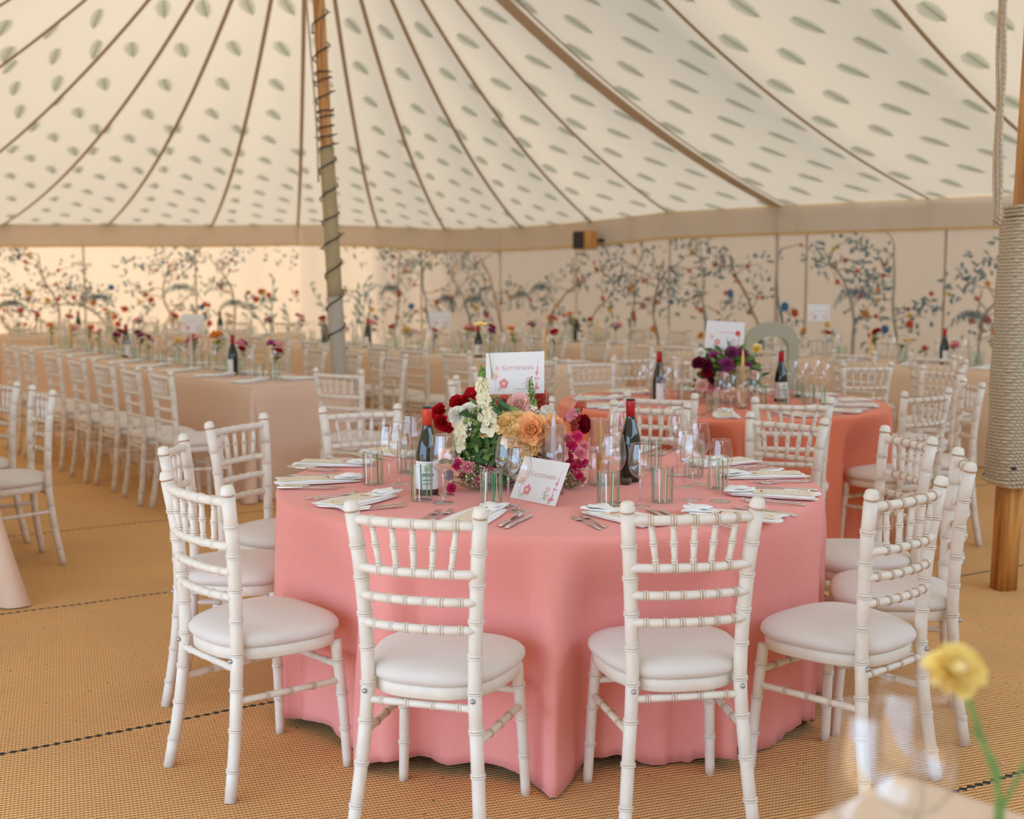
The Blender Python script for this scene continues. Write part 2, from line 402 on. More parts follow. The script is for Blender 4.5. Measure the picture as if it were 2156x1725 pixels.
# seam tapes under the joints
for k in range(len(ST)):
    hip = (k == 6)
    hw = 0.075 if hip else 0.02
    strips = [(0, hw, 2 if hip else 1)] + ([(0.135, 0.012, 1)] if hip else [])
    for off, h_, mi in strips:
        prev = None
        for j in range(41):
            v = 0.02 + 0.98 * j / 40
            kk, u0 = (k, 0) if k < len(ST) - 1 else (k - 1, 1)
            c = panel(kk, u0, v); d = (panel(kk, u0, min(1, v + .01)) - panel(kk, u0, max(0, v - .01))).normalized()
            s = d.cross(Vector((0, 0, 1))).normalized()
            q = [bm.verts.new(c + s * (off - h_) + Vector((0, 0, -0.012))), bm.verts.new(c + s * (off + h_) + Vector((0, 0, -0.012)))]
            if prev:
                f = bm.faces.new((prev[0], prev[1], q[1], q[0])); f.material_index = mi
            prev = q
# printed fern leaves
def fern(fn, L_, W_, mi=3, n=12):
    """fn maps (along, across) to a point; a rachis and feathered leaflets"""
    def quad(a, b_, c, d):
        try: f = bm.faces.new([bm.verts.new(fn(*q)) for q in (a, b_, c, d)]); f.material_index = mi
        except Exception: pass
    quad((-L_ * .5, -.003), (-L_ * .5, .003), (L_ * .5, .0015), (L_ * .5, -.0015))
    for i in range(n):
        t = (i + .5) / n; x = -L_ * .42 + L_ * .88 * t
        ln = W_ * (0.42 + 1.1 * sin(pi * min(1, (t * .82 + .12)))) * .55
        for sgn, kf in ((1, 1.0), (-1, 0.72)):
            l2 = ln * kf; wd = L_ / n * .27
            quad((x - wd, 0), (x + wd, 0), (x + l2 * .62 + wd * .45, sgn * l2), (x + l2 * .62 - wd * .35, sgn * l2))
for k in range(len(ST) - 1):
    if k > 18: continue
    T0, T1_ = ST[k][0], ST[k + 1][0]; E0, E1 = ST[k][1], ST[k + 1][1]
    Lc = (T0.lerp(T1_, .5) - E0.lerp(E1, .5)).length
    row = 0; s = 0.16
    while s < Lc - 0.5:
        v = 1 - s / Lc
        wdt = (T0.lerp(E0, v) - T1_.lerp(E1, v)).length
        for c in range(-3, 4):
            x = (c + (0.5 if row % 2 else 0)) * 0.66 + random.uniform(-.02, .02)
            if abs(x) > wdt / 2 + 0.0: continue
            ang = math.radians(10 if (row + c) % 2 else 24)
            ca, sa = cos(ang), sin(ang)
            def fn(a, b_, x=x, s=s, ca=ca, sa=sa, k=k, Lc=Lc):
                X = x + a * sa + b_ * ca; S = s + a * ca - b_ * sa
                v_ = 1 - S / Lc
                w_ = (T0.lerp(E0, v_) - T1_.lerp(E1, v_)).length
                u_ = .5 + X / max(w_, .02)
                return psurf(k, min(1, max(0, u_)), min(1, max(0, v_)), 0.007)
            fern(fn, 0.32, 0.098)
        s += 0.36; row += 1
struct(link('ceiling', bm, [M['canvas'], M['tape'], M['hip'], M['leaf_print']]))

# ------------------------------------------------------------------ tent: walls with the printed trees
def wall_path(pts, inset=0.03):
    """polyline of eave points -> function(x along, z, off) and total length"""
    c0 = Vector((0, 8, 0)); ps = [Vector((p.x, p.y, p.z)) for p in pts]
    cum = [0]
    for a, b_ in zip(ps, ps[1:]): cum.append(cum[-1] + (Vector((b_.x - a.x, b_.y - a.y, 0))).length)
    def fn(x, z, off=0.0):
        x = min(max(x, 0), cum[-1] - 1e-6); i = 0
        while i < len(cum) - 2 and x > cum[i + 1]: i += 1
        t = (x - cum[i]) / (cum[i + 1] - cum[i]); a, b_ = ps[i], ps[i + 1]
        p = a.lerp(b_, t); d = Vector((b_.x - a.x, b_.y - a.y, 0)).normalized(); n = Vector((-d.y, d.x, 0))
        if n.dot(c0 - Vector((p.x, p.y, 0))) < 0: n = -n
        top = p.z
        ripple = 0.012 * sin(x * 5.1) + 0.008 * sin(x * 13.0 + 1)
        q = Vector((p.x, p.y, 0)) + n * (inset + ripple + off); q.z = z if z <= 1 else (z if z < 5 else top)
        return q
    return fn, cum[-1], ps, cum
def wall_mesh(name, pts, prints=True, seed=1, hgt=2.24):
    fn, L_, ps, cum = wall_path(pts)
    bm = bmesh.new(); n = max(4, int(L_ / 0.12)); nz = 6
    g = [[bm.verts.new(fn(L_ * i / n, hgt * j / nz)) for i in range(n + 1)] for j in range(nz + 1)]
    for j in range(nz):
        for i in range(n): bm.faces.new((g[j][i], g[j][i + 1], g[j + 1][i + 1], g[j + 1][i]))
    mats = [M['wallcloth'], M['p_blue'], M['p_teal'], M['p_grey'], M['p_trunk'], M['p_red'], M['p_orange'], M['p_yellow'], M['p_brightblue']]
    R = random.Random(seed)
    OFF = 0.006
    def poly(pp, mi):
        try:
            f = bm.faces.new([bm.verts.new(fn(x, z, OFF)) for x, z in pp]); f.material_index = mi
        except Exception: pass
    def ribbon(path, w0, w1, mi):
        for i in range(len(path) - 1):
            (x0, z0), (x1, z1) = path[i], path[i + 1]; dx, dz = x1 - x0, z1 - z0; l = math.hypot(dx, dz) or 1
            nx, nz_ = -dz / l, dx / l; a = w0 + (w1 - w0) * i / len(path); b_ = w0 + (w1 - w0) * (i + 1) / len(path)
            poly([(x0 + nx * a, z0 + nz_ * a), (x0 - nx * a, z0 - nz_ * a), (x1 - nx * b_, z1 - nz_ * b_), (x1 + nx * b_, z1 + nz_ * b_)], mi)
    def lf(x, z, ang, l, wd, mi):
        c, s = cos(ang), sin(ang)
        poly([(x + c * l * a - s * wd * b_, z + s * l * a + c * wd * b_) for a, b_ in ((0, 0), (.35, .5), (.7, .4), (1, 0), (.7, -.4), (.35, -.5))], mi)
    def flower(x, z, r, mi, c2=7):
        for k in range(7):
            a = 2 * pi * k / 7; lf(x, z, a, r, r * .8, mi)
        poly([(x + r * .3 * cos(2 * pi * k / 6), z + r * .3 * sin(2 * pi * k / 6)) for k in range(6)], c2)
    def wander(x, z, ang, l, n_=9, curl=.25):
        pth = [(x, z)]
        for _ in range(n_):
            ang += R.uniform(-curl, curl); x += cos(ang) * l / n_; z += sin(ang) * l / n_; pth.append((x, z))
        return pth
    def cluster(x, z, r, n_, mis):
        for _ in range(n_):
            a = R.uniform(0, 2 * pi); d = r * sqrt(R.random())
            zz = z + d * sin(a) * .7
            if zz < 2.14: lf(x + d * cos(a), zz, R.uniform(0, 2 * pi), R.uniform(.04, .085), R.uniform(.018, .035), R.choice(mis))
    def palm(x, z, s):
        for k in range(9):
            a0 = pi * (k + .5) / 9; pth = []
            for i in range(8):
                t = i / 7; pth.append((x + cos(a0) * s * t, z + sin(a0) * s * t * .8 - s * .6 * t * t))
            ribbon(pth, .006, .002, 1)
            for i in range(1, 8):
                px_, pz_ = pth[i]
                lf(px_, pz_, -pi / 2 + R.uniform(-.5, .5), .06, .014, R.choice([1, 2, 1, 3]))
    if prints:
        x = R.uniform(.1, .5)
        while x < L_ - .2:
            kind = R.choice([0, 0, 1, 2])
            base = 0.5
            if kind == 0:      # tall blossoming tree
                tr = wander(x, base, pi / 2, 1.35, 12, .35); ribbon(tr, .022, .008, R.choice([3, 4, 1]))
                for i in range(5, 13):
                    bx, bz = tr[i]; a = R.choice([.5, 2.6]) + R.uniform(-.5, .5)
                    br = wander(bx, bz, a, R.uniform(.2, .5), 6, .4); ribbon([q for q in br if q[1] < 2.1], .007, .003, 4)
                    cluster(br[-1][0], br[-1][1], .2, 16, [1, 2, 1, 3, 1])
                    if R.random() < .9 and br[3][1] < 2.0: flower(br[3][0], br[3][1], R.uniform(.022, .036), R.choice([5, 5, 6, 7]), 7)
                palm(x + R.uniform(-.3, .3), R.uniform(1.1, 1.35), R.uniform(.22, .32)) if R.random() < .6 else None
            elif kind == 1:    # leafy top with scattered sprays
                tr = wander(x, base, pi / 2 + R.uniform(-.2, .2), 1.2, 12, .5); ribbon(tr, .016, .006, 4)
                for _ in range(4):
                    cluster(x + R.uniform(-.4, .4), R.uniform(1.5, 2.05), .2, 16, [2, 1, 2, 3])
                for _ in range(5): flower(x + R.uniform(-.4, .4), R.uniform(1.35, 2.0), R.uniform(.02, .034), R.choice([5, 6, 8]))
            else:              # bulrush leaves
                for _ in range(6):
                    xx = x + R.uniform(-.3, .3); pth = wander(xx, base, pi / 2 + R.uniform(-.25, .25), R.uniform(.5, 1.0), 8, .2)
                    ribbon(pth, .012, .004, R.choice([1, 2])); 
                    for q in pth[3:]:
                        lf(q[0], q[1], R.uniform(.3, 2.8), R.uniform(.08, .15), .035, R.choice([1, 2, 2]))
                cluster(x, 1.85, .35, 26, [1, 3, 2])
            for _ in range(4):
                fx = x + R.uniform(-.45, .45); fz = R.uniform(.75, 1.35)
                flower(fx, fz, R.uniform(.028, .058), R.choice([5, 6, 7, 8, 5]), R.choice([7, 5]))
                cluster(fx, fz - .1, .12, 7, [2, 1])
            x += R.uniform(.5, .8)
    # panel joints in the lining
    xs = 1.5
    while xs < L_ - .2:
        ribbon([(xs, z / 10) for z in range(0, 22)], .012, .012, 0); xs += 1.55
    return struct(link(name, bm, mats))
wall_mesh('wall_right', [rwall(9.6), rwall(-.035)], seed=11)
wall_mesh('wall_back', E_arc[0:7], seed=4)
wall_mesh('wall_left', E_arc[6:12], seed=8)
wall_mesh('wall_far_left', E_arc[11:16], prints=False)
endp = rwall(9.6); wall_mesh('wall_added_end', [Vector((E_near[-1].x, E_near[-1].y, 2.24)), Vector((endp.x, endp.y, 2.24))], prints=False)  # unseen plain wall, added to stop daylight entering from the right
# valance: pleated strip hanging from the eave, gold braid along its lower edge
def valance(name, pts, drop=0.29):
    fn, L_, ps, cum = wall_path(pts)
    bm = bmesh.new(); n = int(L_ / 0.035)
    def top(x):
        i = 0
        while i < len(cum) - 2 and x > cum[i + 1]: i += 1
        return ps[i].lerp(ps[i + 1], (x - cum[i]) / (cum[i + 1] - cum[i])).z
    rows = (0.015, 0.0, -0.12, -(drop - 0.02), -drop, -drop - 0.012)
    g = []
    for j, r in enumerate(rows):
        g.append([])
        for i in range(n + 1):
            x = L_ * i / n; pl = 0.008 * sin(x * 38) + 0.008 * sin(x * 17 + 1)
            q = fn(x, 1.0, 0.05 + pl * (j / 5) + (0.004 if j == 4 else 0)); q.z = top(x) + r; g[-1].append(bm.verts.new(q))
    for j in range(5):
        for i in range(n):
            f = bm.faces.new((g[j][i], g[j + 1][i], g[j + 1][i + 1], g[j][i + 1])); f.material_index = 1 if j in (3, 4) or j == 0 else 0
    return struct(link(name, bm, [M['valance'], M['braid']]))
nw = [Vector((e.x, e.y, 2.24)) for e in E_near]
wall_mesh('wall_added_near', nw[5:], prints=False); wall_mesh('wall_added_side', [E_arc[15], nw[0], nw[1]], prints=False)  # unseen walls, added: near keeps daylight to the left, side stops low sun
valance('trim_1', [rwall(9.6), rwall(-.06)]); valance('trim_2', E_arc[0:7]); valance('trim_3', E_arc[6:13])

# ------------------------------------------------------------------ tent poles
def rope_coil(bm, ring, z0, z1, r, turns, seg=7, twist=True, wob=0.004, R=random.Random(3)):
    """rope wound round a post; ring(angle) gives the post outline, the strand is a twisted cord"""
    n = turns * 22; pts = []; rad = []
    ph = R.random() * 6
    for i in range(n + 1):
        a = 2 * pi * i / 22; f = i / n
        p = ring(a, r); pts.append(p + Vector((0, 0, z0 + (z1 - z0) * f + wob * .6 * sin(a * .5 + ph)))); rad.append(r)
    tube(bm, pts, rad, seg)

def post_ring(hx, rz):
    c, s = cos(rz), sin(rz)
    def f(a, r):
        k = 4.0; ca, sa = cos(a), sin(a); d = (abs(ca) ** k + abs(sa) ** k) ** (-1 / k); q = (hx + r) * d
        x, y = q * ca, q * sa
        return Vector((x * c - y * s, x * s + y * c, 0))
    return f

b2 = at(2112, 1240, z=0)
t = thing('tent_pole', 'square orange pine tent pole at the right edge, its middle bound in rope', 'tent pole', b2)
lean = (P2 - b2)
def post(bm, hx, z0, z1, rz):
    prev = None; nseg = 14
    f = post_ring(hx, rz)
    rings = []
    for j in range(nseg + 1):
        z = z0 + (z1 - z0) * j / nseg; o_ = Vector((lean.x * z / lean.z, lean.y * z / lean.z, z))
        rings.append([bm.verts.new(o_ + f(2 * pi * k / 32, 0)) for k in range(32)])
    for j in range(nseg):
        for k in range(32): bm.faces.new((rings[j][k], rings[j][(k + 1) % 32], rings[j + 1][(k + 1) % 32], rings[j + 1][k]))
    bm.faces.new(rings[0][::-1]); bm.faces.new(rings[-1])
bm = bmesh.new(); post(bm, 0.052, 0, P2.z - .04, 0.25); link('shaft', bm, M['wood'], t)
f0 = post_ring(0.074, 0.25)
def ringz(z):
    return lambda a, r: f0(a, r)
bm = bmesh.new()
def coil(bm, z0, z1, extra, r, Rr=random.Random(9)):
    turns = int((z1 - z0) / (2 * r * .93)); n = turns * 20; pts = []
    for i in range(n + 1):
        a = 2 * pi * i / 20; z = z0 + (z1 - z0) * i / n
        p = f0(a, r + extra + 0.003 * sin(i * .013) ) + Vector((lean.x * z / lean.z, lean.y * z / lean.z, z)); pts.append(p)
    tube(bm, pts, r, 6)
zr0 = 0.54; zr1 = 1.77
coil(bm, zr0, zr1, 0.012, 0.0085); 
def rope_mat():
    m = M['rope']; nt = m.node_tree; b = [n for n in nt.nodes if n.type == 'BSDF_PRINCIPLED'][0]
    tc = nt.nodes.new('ShaderNodeTexCoord'); wv = nt.nodes.new('ShaderNodeTexWave'); wv.bands_direction = 'DIAGONAL'; wv.inputs['Scale'].default_value = 26; wv.inputs['Distortion'].default_value = .6
    nt.links.new(tc.outputs['Object'], wv.inputs['Vector'])
    bp = nt.nodes.new('ShaderNodeBump'); bp.inputs['Strength'].default_value = 1; bp.inputs['Distance'].default_value = .006
    nt.links.new(wv.outputs[1], bp.inputs['Height']); nt.links.new(bp.outputs[0], b.inputs['Normal'])
rope_mat()
for k, zz in enumerate((zr0 - .012, zr0 + .006)):   # loose lower turns
    pts = []
    for i in range(61):
        a = 2 * pi * i / 30
        pts.append(f0(a, 0.034 + .006 * k) + Vector((lean.x * zz / lean.z, lean.y * zz / lean.z, zz + .012 * sin(a + k))))
    tube(bm, pts, 0.009, 6)
link('rope_binding', bm, M['rope'], t)
bm = bmesh.new(); coil(bm, zr1 + 0.005, zr1 + .06, 0.0, 0.0085); o = link('upper_rope_binding', bm, M['rope'], t)
bm = bmesh.new(); p = Vector((-.03, -.105, zr0 + .065)); p += Vector((lean.x * .1, lean.y * .1, 0)); box(bm, p - Vector((.012, .008, .008)), p + Vector((.012, .008, .008))); link('rope_clip', bm, M['cable'], t)
# three loose ropes hanging beside the post
for i, (x0, x1, rr) in enumerate(((2107, 2092, .0085), (2118, 2099, .0095), (2124, 2105, .006))):
    bm = bmesh.new(); y_ = 5.72 - .02 * i
    a = at(x0 + 14, -600, y=y_ - .05); b_ = at(x1, 476, y=y_); pts = [a.lerp(b_, j / 30) + Vector((.004 * sin(j * .9 + i), 0, 0)) for j in range(31)]
    tube(bm, pts, rr, 7)
    o = link('hanging_rope', bm, M['rope'])
    tag(o, ['thin rope hanging farthest left beside the right-hand tent pole', 'thick twisted rope hanging down next to the wood of the right-hand pole', 'thinnest rope close against the orange wood of the right-hand pole'][i], 'rope')

base1 = at(716, 742, y=9.4); base1.z = 0
base1 = Vector((base1.x + .02, 9.4, 0)); top1 = P1
t = thing('tent_pole', 'round orange wooden king pole left of centre, lower half in a khaki sleeve', 'tent pole', base1)
def p1(z): return (top1 - base1) * (z / top1.z)
def shaft(name, z0, z1, r0, r1, m):
    bm = bmesh.new(); n = 12
    tube(bm, [p1(z0 + (z1 - z0) * i / n) for i in range(n + 1)], [r0 + (r1 - r0) * i / n for i in range(n + 1)], 20); return link(name, bm, m, t)
zs = at(690, 310, y=9.4).z; zg = at(705, 625, y=9.4).z
shaft('shaft', 0.0, top1.z - .03, .050, .042, M['wood'])
shaft('canvas_sleeve', zg, zs, .058, .055, M['sleeve'])
shaft('lower_wrap', .02, zg, .062, .060, M['sleeve2'])
bm = bmesh.new(); tube(bm, [p1(z) + Vector((-.075, -.03, 0)) + Vector((.012 * sin(z * 3), 0, 0)) for z in [2.2 + .2 * i for i in range(15)]], .008, 6)
o = link('hanging_rope', bm, M['rope']); o.location = base1; tag(o, 'thin rope running down the left side of the round king pole', 'rope')
# fairy light cable winding round pole one
bm = bmesh.new(); pts = []; R = random.Random(2)
z = .3; a = 0
zturn = [at(700, y_, y=9.4).z for y_ in (735, 680, 612, 545, 490, 445, 385, 330, 300, 283, 262, 240, 232, 190, 160, 150, 90, 20, -60, -150)]
for i in range(len(zturn) - 1):
    for k in range(16):
        f = k / 16; zz = zturn[i] + (zturn[i + 1] - zturn[i]) * f; an = 2 * pi * f + .6
        r = .062 + .006 * (1 if zz < zs else 0) + .006 * sin(i * 3.1 + k * 1.7)
        pts.append(p1(zz) + Vector((r * cos(an), r * sin(an), 0)))
tube(bm, pts, .006, 5)
fl = thing('fairy_lights', 'dark cable of fairy lights wound in a spiral round the king pole', 'fairy lights', base1)
link('cable', bm, M['cable'], fl)
for i in range(0, len(pts), 9):
    bm = bmesh.new(); a = pts[i]; d = Vector((a.x - p1(a.z).x, a.y - p1(a.z).y, .02)).normalized()
    tube(bm, [a, a + d * .02, a + d * .034], [.005, .005, .002], 6); link('bulb', bm, M['cable'], fl)

# loudspeaker on the far wall
sp = at(1231, 506, y=15.35)
t = thing('loudspeaker', 'small black-fronted wooden loudspeaker fixed high on the far tent wall', 'loudspeaker', sp, -0.5)
bm = bmesh.new(); box(bm, (-.12, -.09, -.115), (.12, .11, .115)); bmesh.ops.bevel(bm, geom=bm.edges[:], offset=.008, segments=2, affect='EDGES'); link('cabinet', bm, M['wood'], t, False)
bm = bmesh.new(); box(bm, (-.108, -.105, -.103), (.108, -.088, .103)); bmesh.ops.bevel(bm, geom=bm.edges[:], offset=.004, segments=1, affect='EDGES'); o = link('grille', bm, M['speaker'], t, False)
bm = bmesh.new(); box(bm, (-.115, .108, -.02), (.08, .24, .02)); link('wall_bracket', bm, M['speaker'], t, False)
t.rotation_euler = (0, 0, -1.0)

# ------------------------------------------------------------------ chairs
def interp(path, s):
    for (s0, p0), (s1, p1_) in zip(path, path[1:]):
        if s <= s1: return Vector(p0).lerp(Vector(p1_), (s - s0) / (s1 - s0))
    return Vector(path[-1][1])
def smooth_path(pts, n=10):
    P = [Vector(p) for p in pts]; P = [P[0] * 2 - P[1]] + P + [P[-1] * 2 - P[-2]]; out = []
    for i in range(1, len(P) - 2):
        a, b_, c, d = P[i - 1:i + 3]
        for k in range(n):
            t_ = k / n
            out.append(.5 * ((2 * b_) + (c - a) * t_ + (2 * a - 5 * b_ + 4 * c - d) * t_ ** 2 + (3 * b_ - a - 3 * c + d) * t_ ** 3))
    out.append(P[-2]); return out
def bamboo(bm, pts, r0, r1, nodes_, seg=12, bulge=.0028, double=True, taper=None):
    """turned stick with raised double beads (bamboo knuckles); grooves take the worn colour"""
    P = smooth_path(pts, 10) if len(pts) > 2 else [Vector(pts[0]).lerp(Vector(pts[1]), i / 6) for i in range(7)]
    cum = [0]
    for a, b_ in zip(P, P[1:]): cum.append(cum[-1] + (b_ - a).length)
    Lt = cum[-1]; path = list(zip(cum, P))
    sr = []
    for s in [Lt * i / 14 for i in range(15)]: sr.append((s, 0, 0))
    for nd in nodes_:
        s = nd * Lt
        sr = [q for q in sr if abs(q[0] - s) > .012 or q[0] in (0, Lt)]
        if double:
            sr += [(s - .0075, 0, 0), (s - .0065, -.0006, 1), (s - .005, bulge, 0), (s - .0018, bulge, 0), (s - .0008, .0002, 1), (s + .0008, .0002, 1), (s + .0018, bulge, 0), (s + .005, bulge, 0), (s + .0065, -.0006, 1), (s + .0075, 0, 0)]
        else:
            sr += [(s - .005, 0, 0), (s - .003, bulge, 1), (s + .003, bulge, 0), (s + .005, 0, 1)]
    sr = sorted(q for q in sr if 0 <= q[0] <= Lt)
    pp = [interp(path, s) for s, _, _ in sr]
    rr = []
    for s, db, _ in sr:
        t_ = s / Lt; r = r0 + (r1 - r0) * t_
        if taper: r *= taper(t_)
        rr.append(r + db)
    tube(bm, pp, rr, seg, [q[2] for q in sr])
LM = [M['lime'], M['groove']]
def build_chair():
    t = thing('chiavari_chair', 'chair', 'chair')
    S = .352 / 2
    for sx in (-1, 1):
        bm = bmesh.new()
        pts = [(sx * .182, -.255, 0), (sx * .166, -.225, .18), (sx * .151, -.205, .40), (sx * .153, -.205, .55), (sx * .163, -.216, .74), (sx * S, -.235, .885)]
        bamboo(bm, pts, .0178, .0200, [.10, .23, .36, .475, .585, .69, .80, .90])
        top = Vector((sx * S, -.235, .885)); d = Vector((sx * .08, -.13, 1)).normalized()
        prof = [(0, .0200, 0), (.002, .0178, 1), (.005, .0178, 1), (.008, .0215, 0), (.014, .0222, 0), (.020, .0195, 0), (.027, .0185, 0), (.032, .015, 0), (.035, .005, 0)]
        tube(bm, [top + d * q[0] for q in prof], [q[1] for q in prof], 12, [q[2] for q in prof])
        link('rear_leg', bm, LM, t)
        bm = bmesh.new()
        bamboo(bm, [(sx * .190, .150, 0), (sx * .181, .140, .21), (sx * .170, .125, .40)], .0145, .0175, [.30, .58, .84]); link('front_leg', bm, LM, t)
        bm = bmesh.new(); bamboo(bm, [(sx * .158, -.214, .282), (sx * .177, .137, .272)], .0105, .0105, [.28, .5, .72], 10, .0022); link('side_stretcher', bm, LM, t)
        bm = bmesh.new(); blob(bm, (sx * .151, -.2255, .402), .0075, 2); link('bolt', bm, M['bolt'], t)
    bm = bmesh.new(); bamboo(bm, [(-.152, -.208, .375), (.152, -.208, .375)], .0105, .0105, [.14, .38, .62, .86], 10, .0022); link('rear_stretcher', bm, LM, t)
    bm = bmesh.new(); bamboo(bm, [(-.174, .133, .318), (.174, .133, .318)], .0105, .0105, [.2, .4, .6, .8], 10, .0022); link('front_stretcher', bm, LM, t)
    def rail(z, nodes_, r=.0125):
        f = (z - .4) / .485; x = .150 + (.176 - .150) * max(0, f) ** 1.1 - .004; y = -.205 - .030 * f ** 1.25; bow = -.022
        bm = bmesh.new(); bamboo(bm, [(-x, y, z), (-x * .5, y + bow * .8, z), (0, y + bow, z), (x * .5, y + bow * .8, z), (x, y, z)], r, r, nodes_, 12, .0024); link('back_rail', bm, LM, t)
        return x, y, bow
    xt, yt, bo = rail(.868, [.16, .33, .5, .67, .84], .0135)
    xm, ym, _ = rail(.738, [.20, .35, .5, .65, .80], .0125)
    rail(.663, [.12, .28, .42, .58, .72, .88], .012); rail(.588, [.12, .28, .42, .58, .72, .88], .012)
    for k in range(5):
        ft = (k - 2) * .34; fm = (k - 2) * .30
        yb = lambda f: bo * (1 - f * f * 1.0)
        bm = bmesh.new()
        bamboo(bm, [(xm * fm, ym + yb(fm), .742), (xt * ft, yt + yb(ft), .864)], .0075, .0075, [.12, .52, .9], 9, .0022, True, lambda t_: .78 + .42 * sin(pi * t_)); link('spindle', bm, LM, t)
    # seat frame and cushion share an outline: broad in front, narrower behind
    def outline(th, k=1.0, off=0):
        ca, sa = cos(th), sin(th); e = 2.9
        d = (abs(ca) ** e + abs(sa) ** e) ** (-1 / e); x = ca * d; y = sa * d
        wx = .201 + .030 * y
        return x * (wx + off) * k, (y * (.200 + off)) * k - .030
    NS = 40
    bm = bmesh.new(); rings = []
    for off, z in ((-.012, .392), (-.008, .395), (-.008, .424), (-.012, .428)):
        rings.append([bm.verts.new((*outline(2 * pi * i / NS, 1, off), z)) for i in range(NS)])
    for a, b_ in zip(rings, rings[1:]):
        for i in range(NS): bm.faces.new((a[i], a[(i + 1) % NS], b_[(i + 1) % NS], b_[i]))
    bm.faces.new(rings[0][::-1]); bm.faces.new(rings[-1]); link('seat_frame', bm, M['lime'], t)
    bm = bmesh.new(); rings = []
    for k, z in ((.90, .427), (.965, .430), (1.005, .437), (1.022, .446), (1.015, .456), (.975, .466), (.90, .474), (.76, .481), (.56, .486), (.3, .489)):
        rings.append([bm.verts.new((*outline(2 * pi * i / NS, k, 0), z)) for i in range(NS)])
    for a, b_ in zip(rings, rings[1:]):
        for i in range(NS): bm.faces.new((a[i], a[(i + 1) % NS], b_[(i + 1) % NS], b_[i]))
    bm.faces.new(rings[-1]); bm.faces.new(rings[0][::-1])
    o = link('seat_cushion', bm, M['pad'], t)
    return t
chair = build_chair()
def chair_px(a, b_, label, group=None, rz=None):
    """a, b: sight lines of the tops of its own left and right rear posts"""
    A = at(*a, z=.92); B = at(*b_, z=.92); m = (A + B) / 2; r = B - A
    f = Vector((-r.y, r.x, 0)).normalized() if rz is None else Vector((-sin(rz), cos(rz), 0))
    c = m + f * .24; c.z = 0
    return place(chair, label, c, atan2(-f.x, f.y), group)
def chair_at(x, y, rz, label, group=None): return place(chair, label, (x, y, 0), rz, group)

G1 = 'limewashed chairs around the front pink table'
chair_px((345, 990), (480, 1022), 'white chair at the front left of the pink table, seat turned right', G1)
chair_px((737, 1052), (1012, 1067), 'white chair with its back to the viewer, left one of the front two', G1)
chair_px((1325, 1055), (1593, 1047), 'white chair with its back to the viewer, right one of the front two', G1)
chair_px((1838, 1030), (1984, 1002), 'white chair at the front right of the pink table, behind the blurred glasses', G1)
chair_px((2043, 972), (2022, 942), 'white chair at the right of the pink table, back seen edge-on', G1, rz=math.radians(76))
chair_px((1968, 917), (1862, 897), 'white chair third from the front on the right of the pink table', G1, rz=math.radians(101))
chair_px((1740, 880), (1577, 866), 'white chair facing the viewer behind the right rim of the pink table', G1)
chair_px((1454, 845), (1285, 843), 'white chair facing the viewer behind the right-hand bottle on the pink table', G1, rz=math.radians(160))
chair_at(.02, 5.74, math.radians(182), 'white chair hidden behind the flowers on the pink table', G1)
chair_px((839, 850), (677, 855), 'white chair facing the viewer behind the left glasses on the pink table', G1, rz=math.radians(-155))
chair_px((553, 869), (440, 887), 'white chair left of the pink table, second from the back', G1)
chair_px((386, 912), (341, 940), 'cream-lit white chair left of the pink table, directly behind the front left chair', G1, rz=math.radians(-86))

T1c = Vector((.13, 4.43, 0)); T2c = Vector((1.24, 7.27, 0))
G2 = 'limewashed chairs around the second coral table'
chair_px((1902, 824), (2002, 816), 'white chair at the right front of the coral table, rope-bound pole behind', G2)
chair_px((1592, 838), (1744, 834), 'white chair with its back to the viewer against the front of the coral table', G2, rz=math.radians(-8))
chair_px((1318, 824), (1463, 826), 'white chair in front of the coral table, left of the other, near the crimson bottle', G2, rz=math.radians(-22))
chair_at(2.37, 6.98, math.radians(86), 'white chair side-on just left of the rope-bound pole', G2)
chair_px((1776, 764), (1876, 760), 'white chair just beyond the right rim of the coral table', G2, rz=math.radians(12))
chair_at(2.55, 7.85, math.radians(112), 'white chair right of the coral table, second from the back', G2)
chair_at(1.35, 8.75, math.radians(178), 'white chair directly behind the bouquet on the coral table', G2)
chair_at(.65, 8.55, math.radians(202), 'white chair behind the left side of the coral table', G2)
chair_at(.05, 8.05, math.radians(240), 'white chair far left behind the coral table, left of its bottle', G2)
chair_at(-.1, 7.1, math.radians(268), 'white chair on the left of the coral table, behind the front flowers', G2)

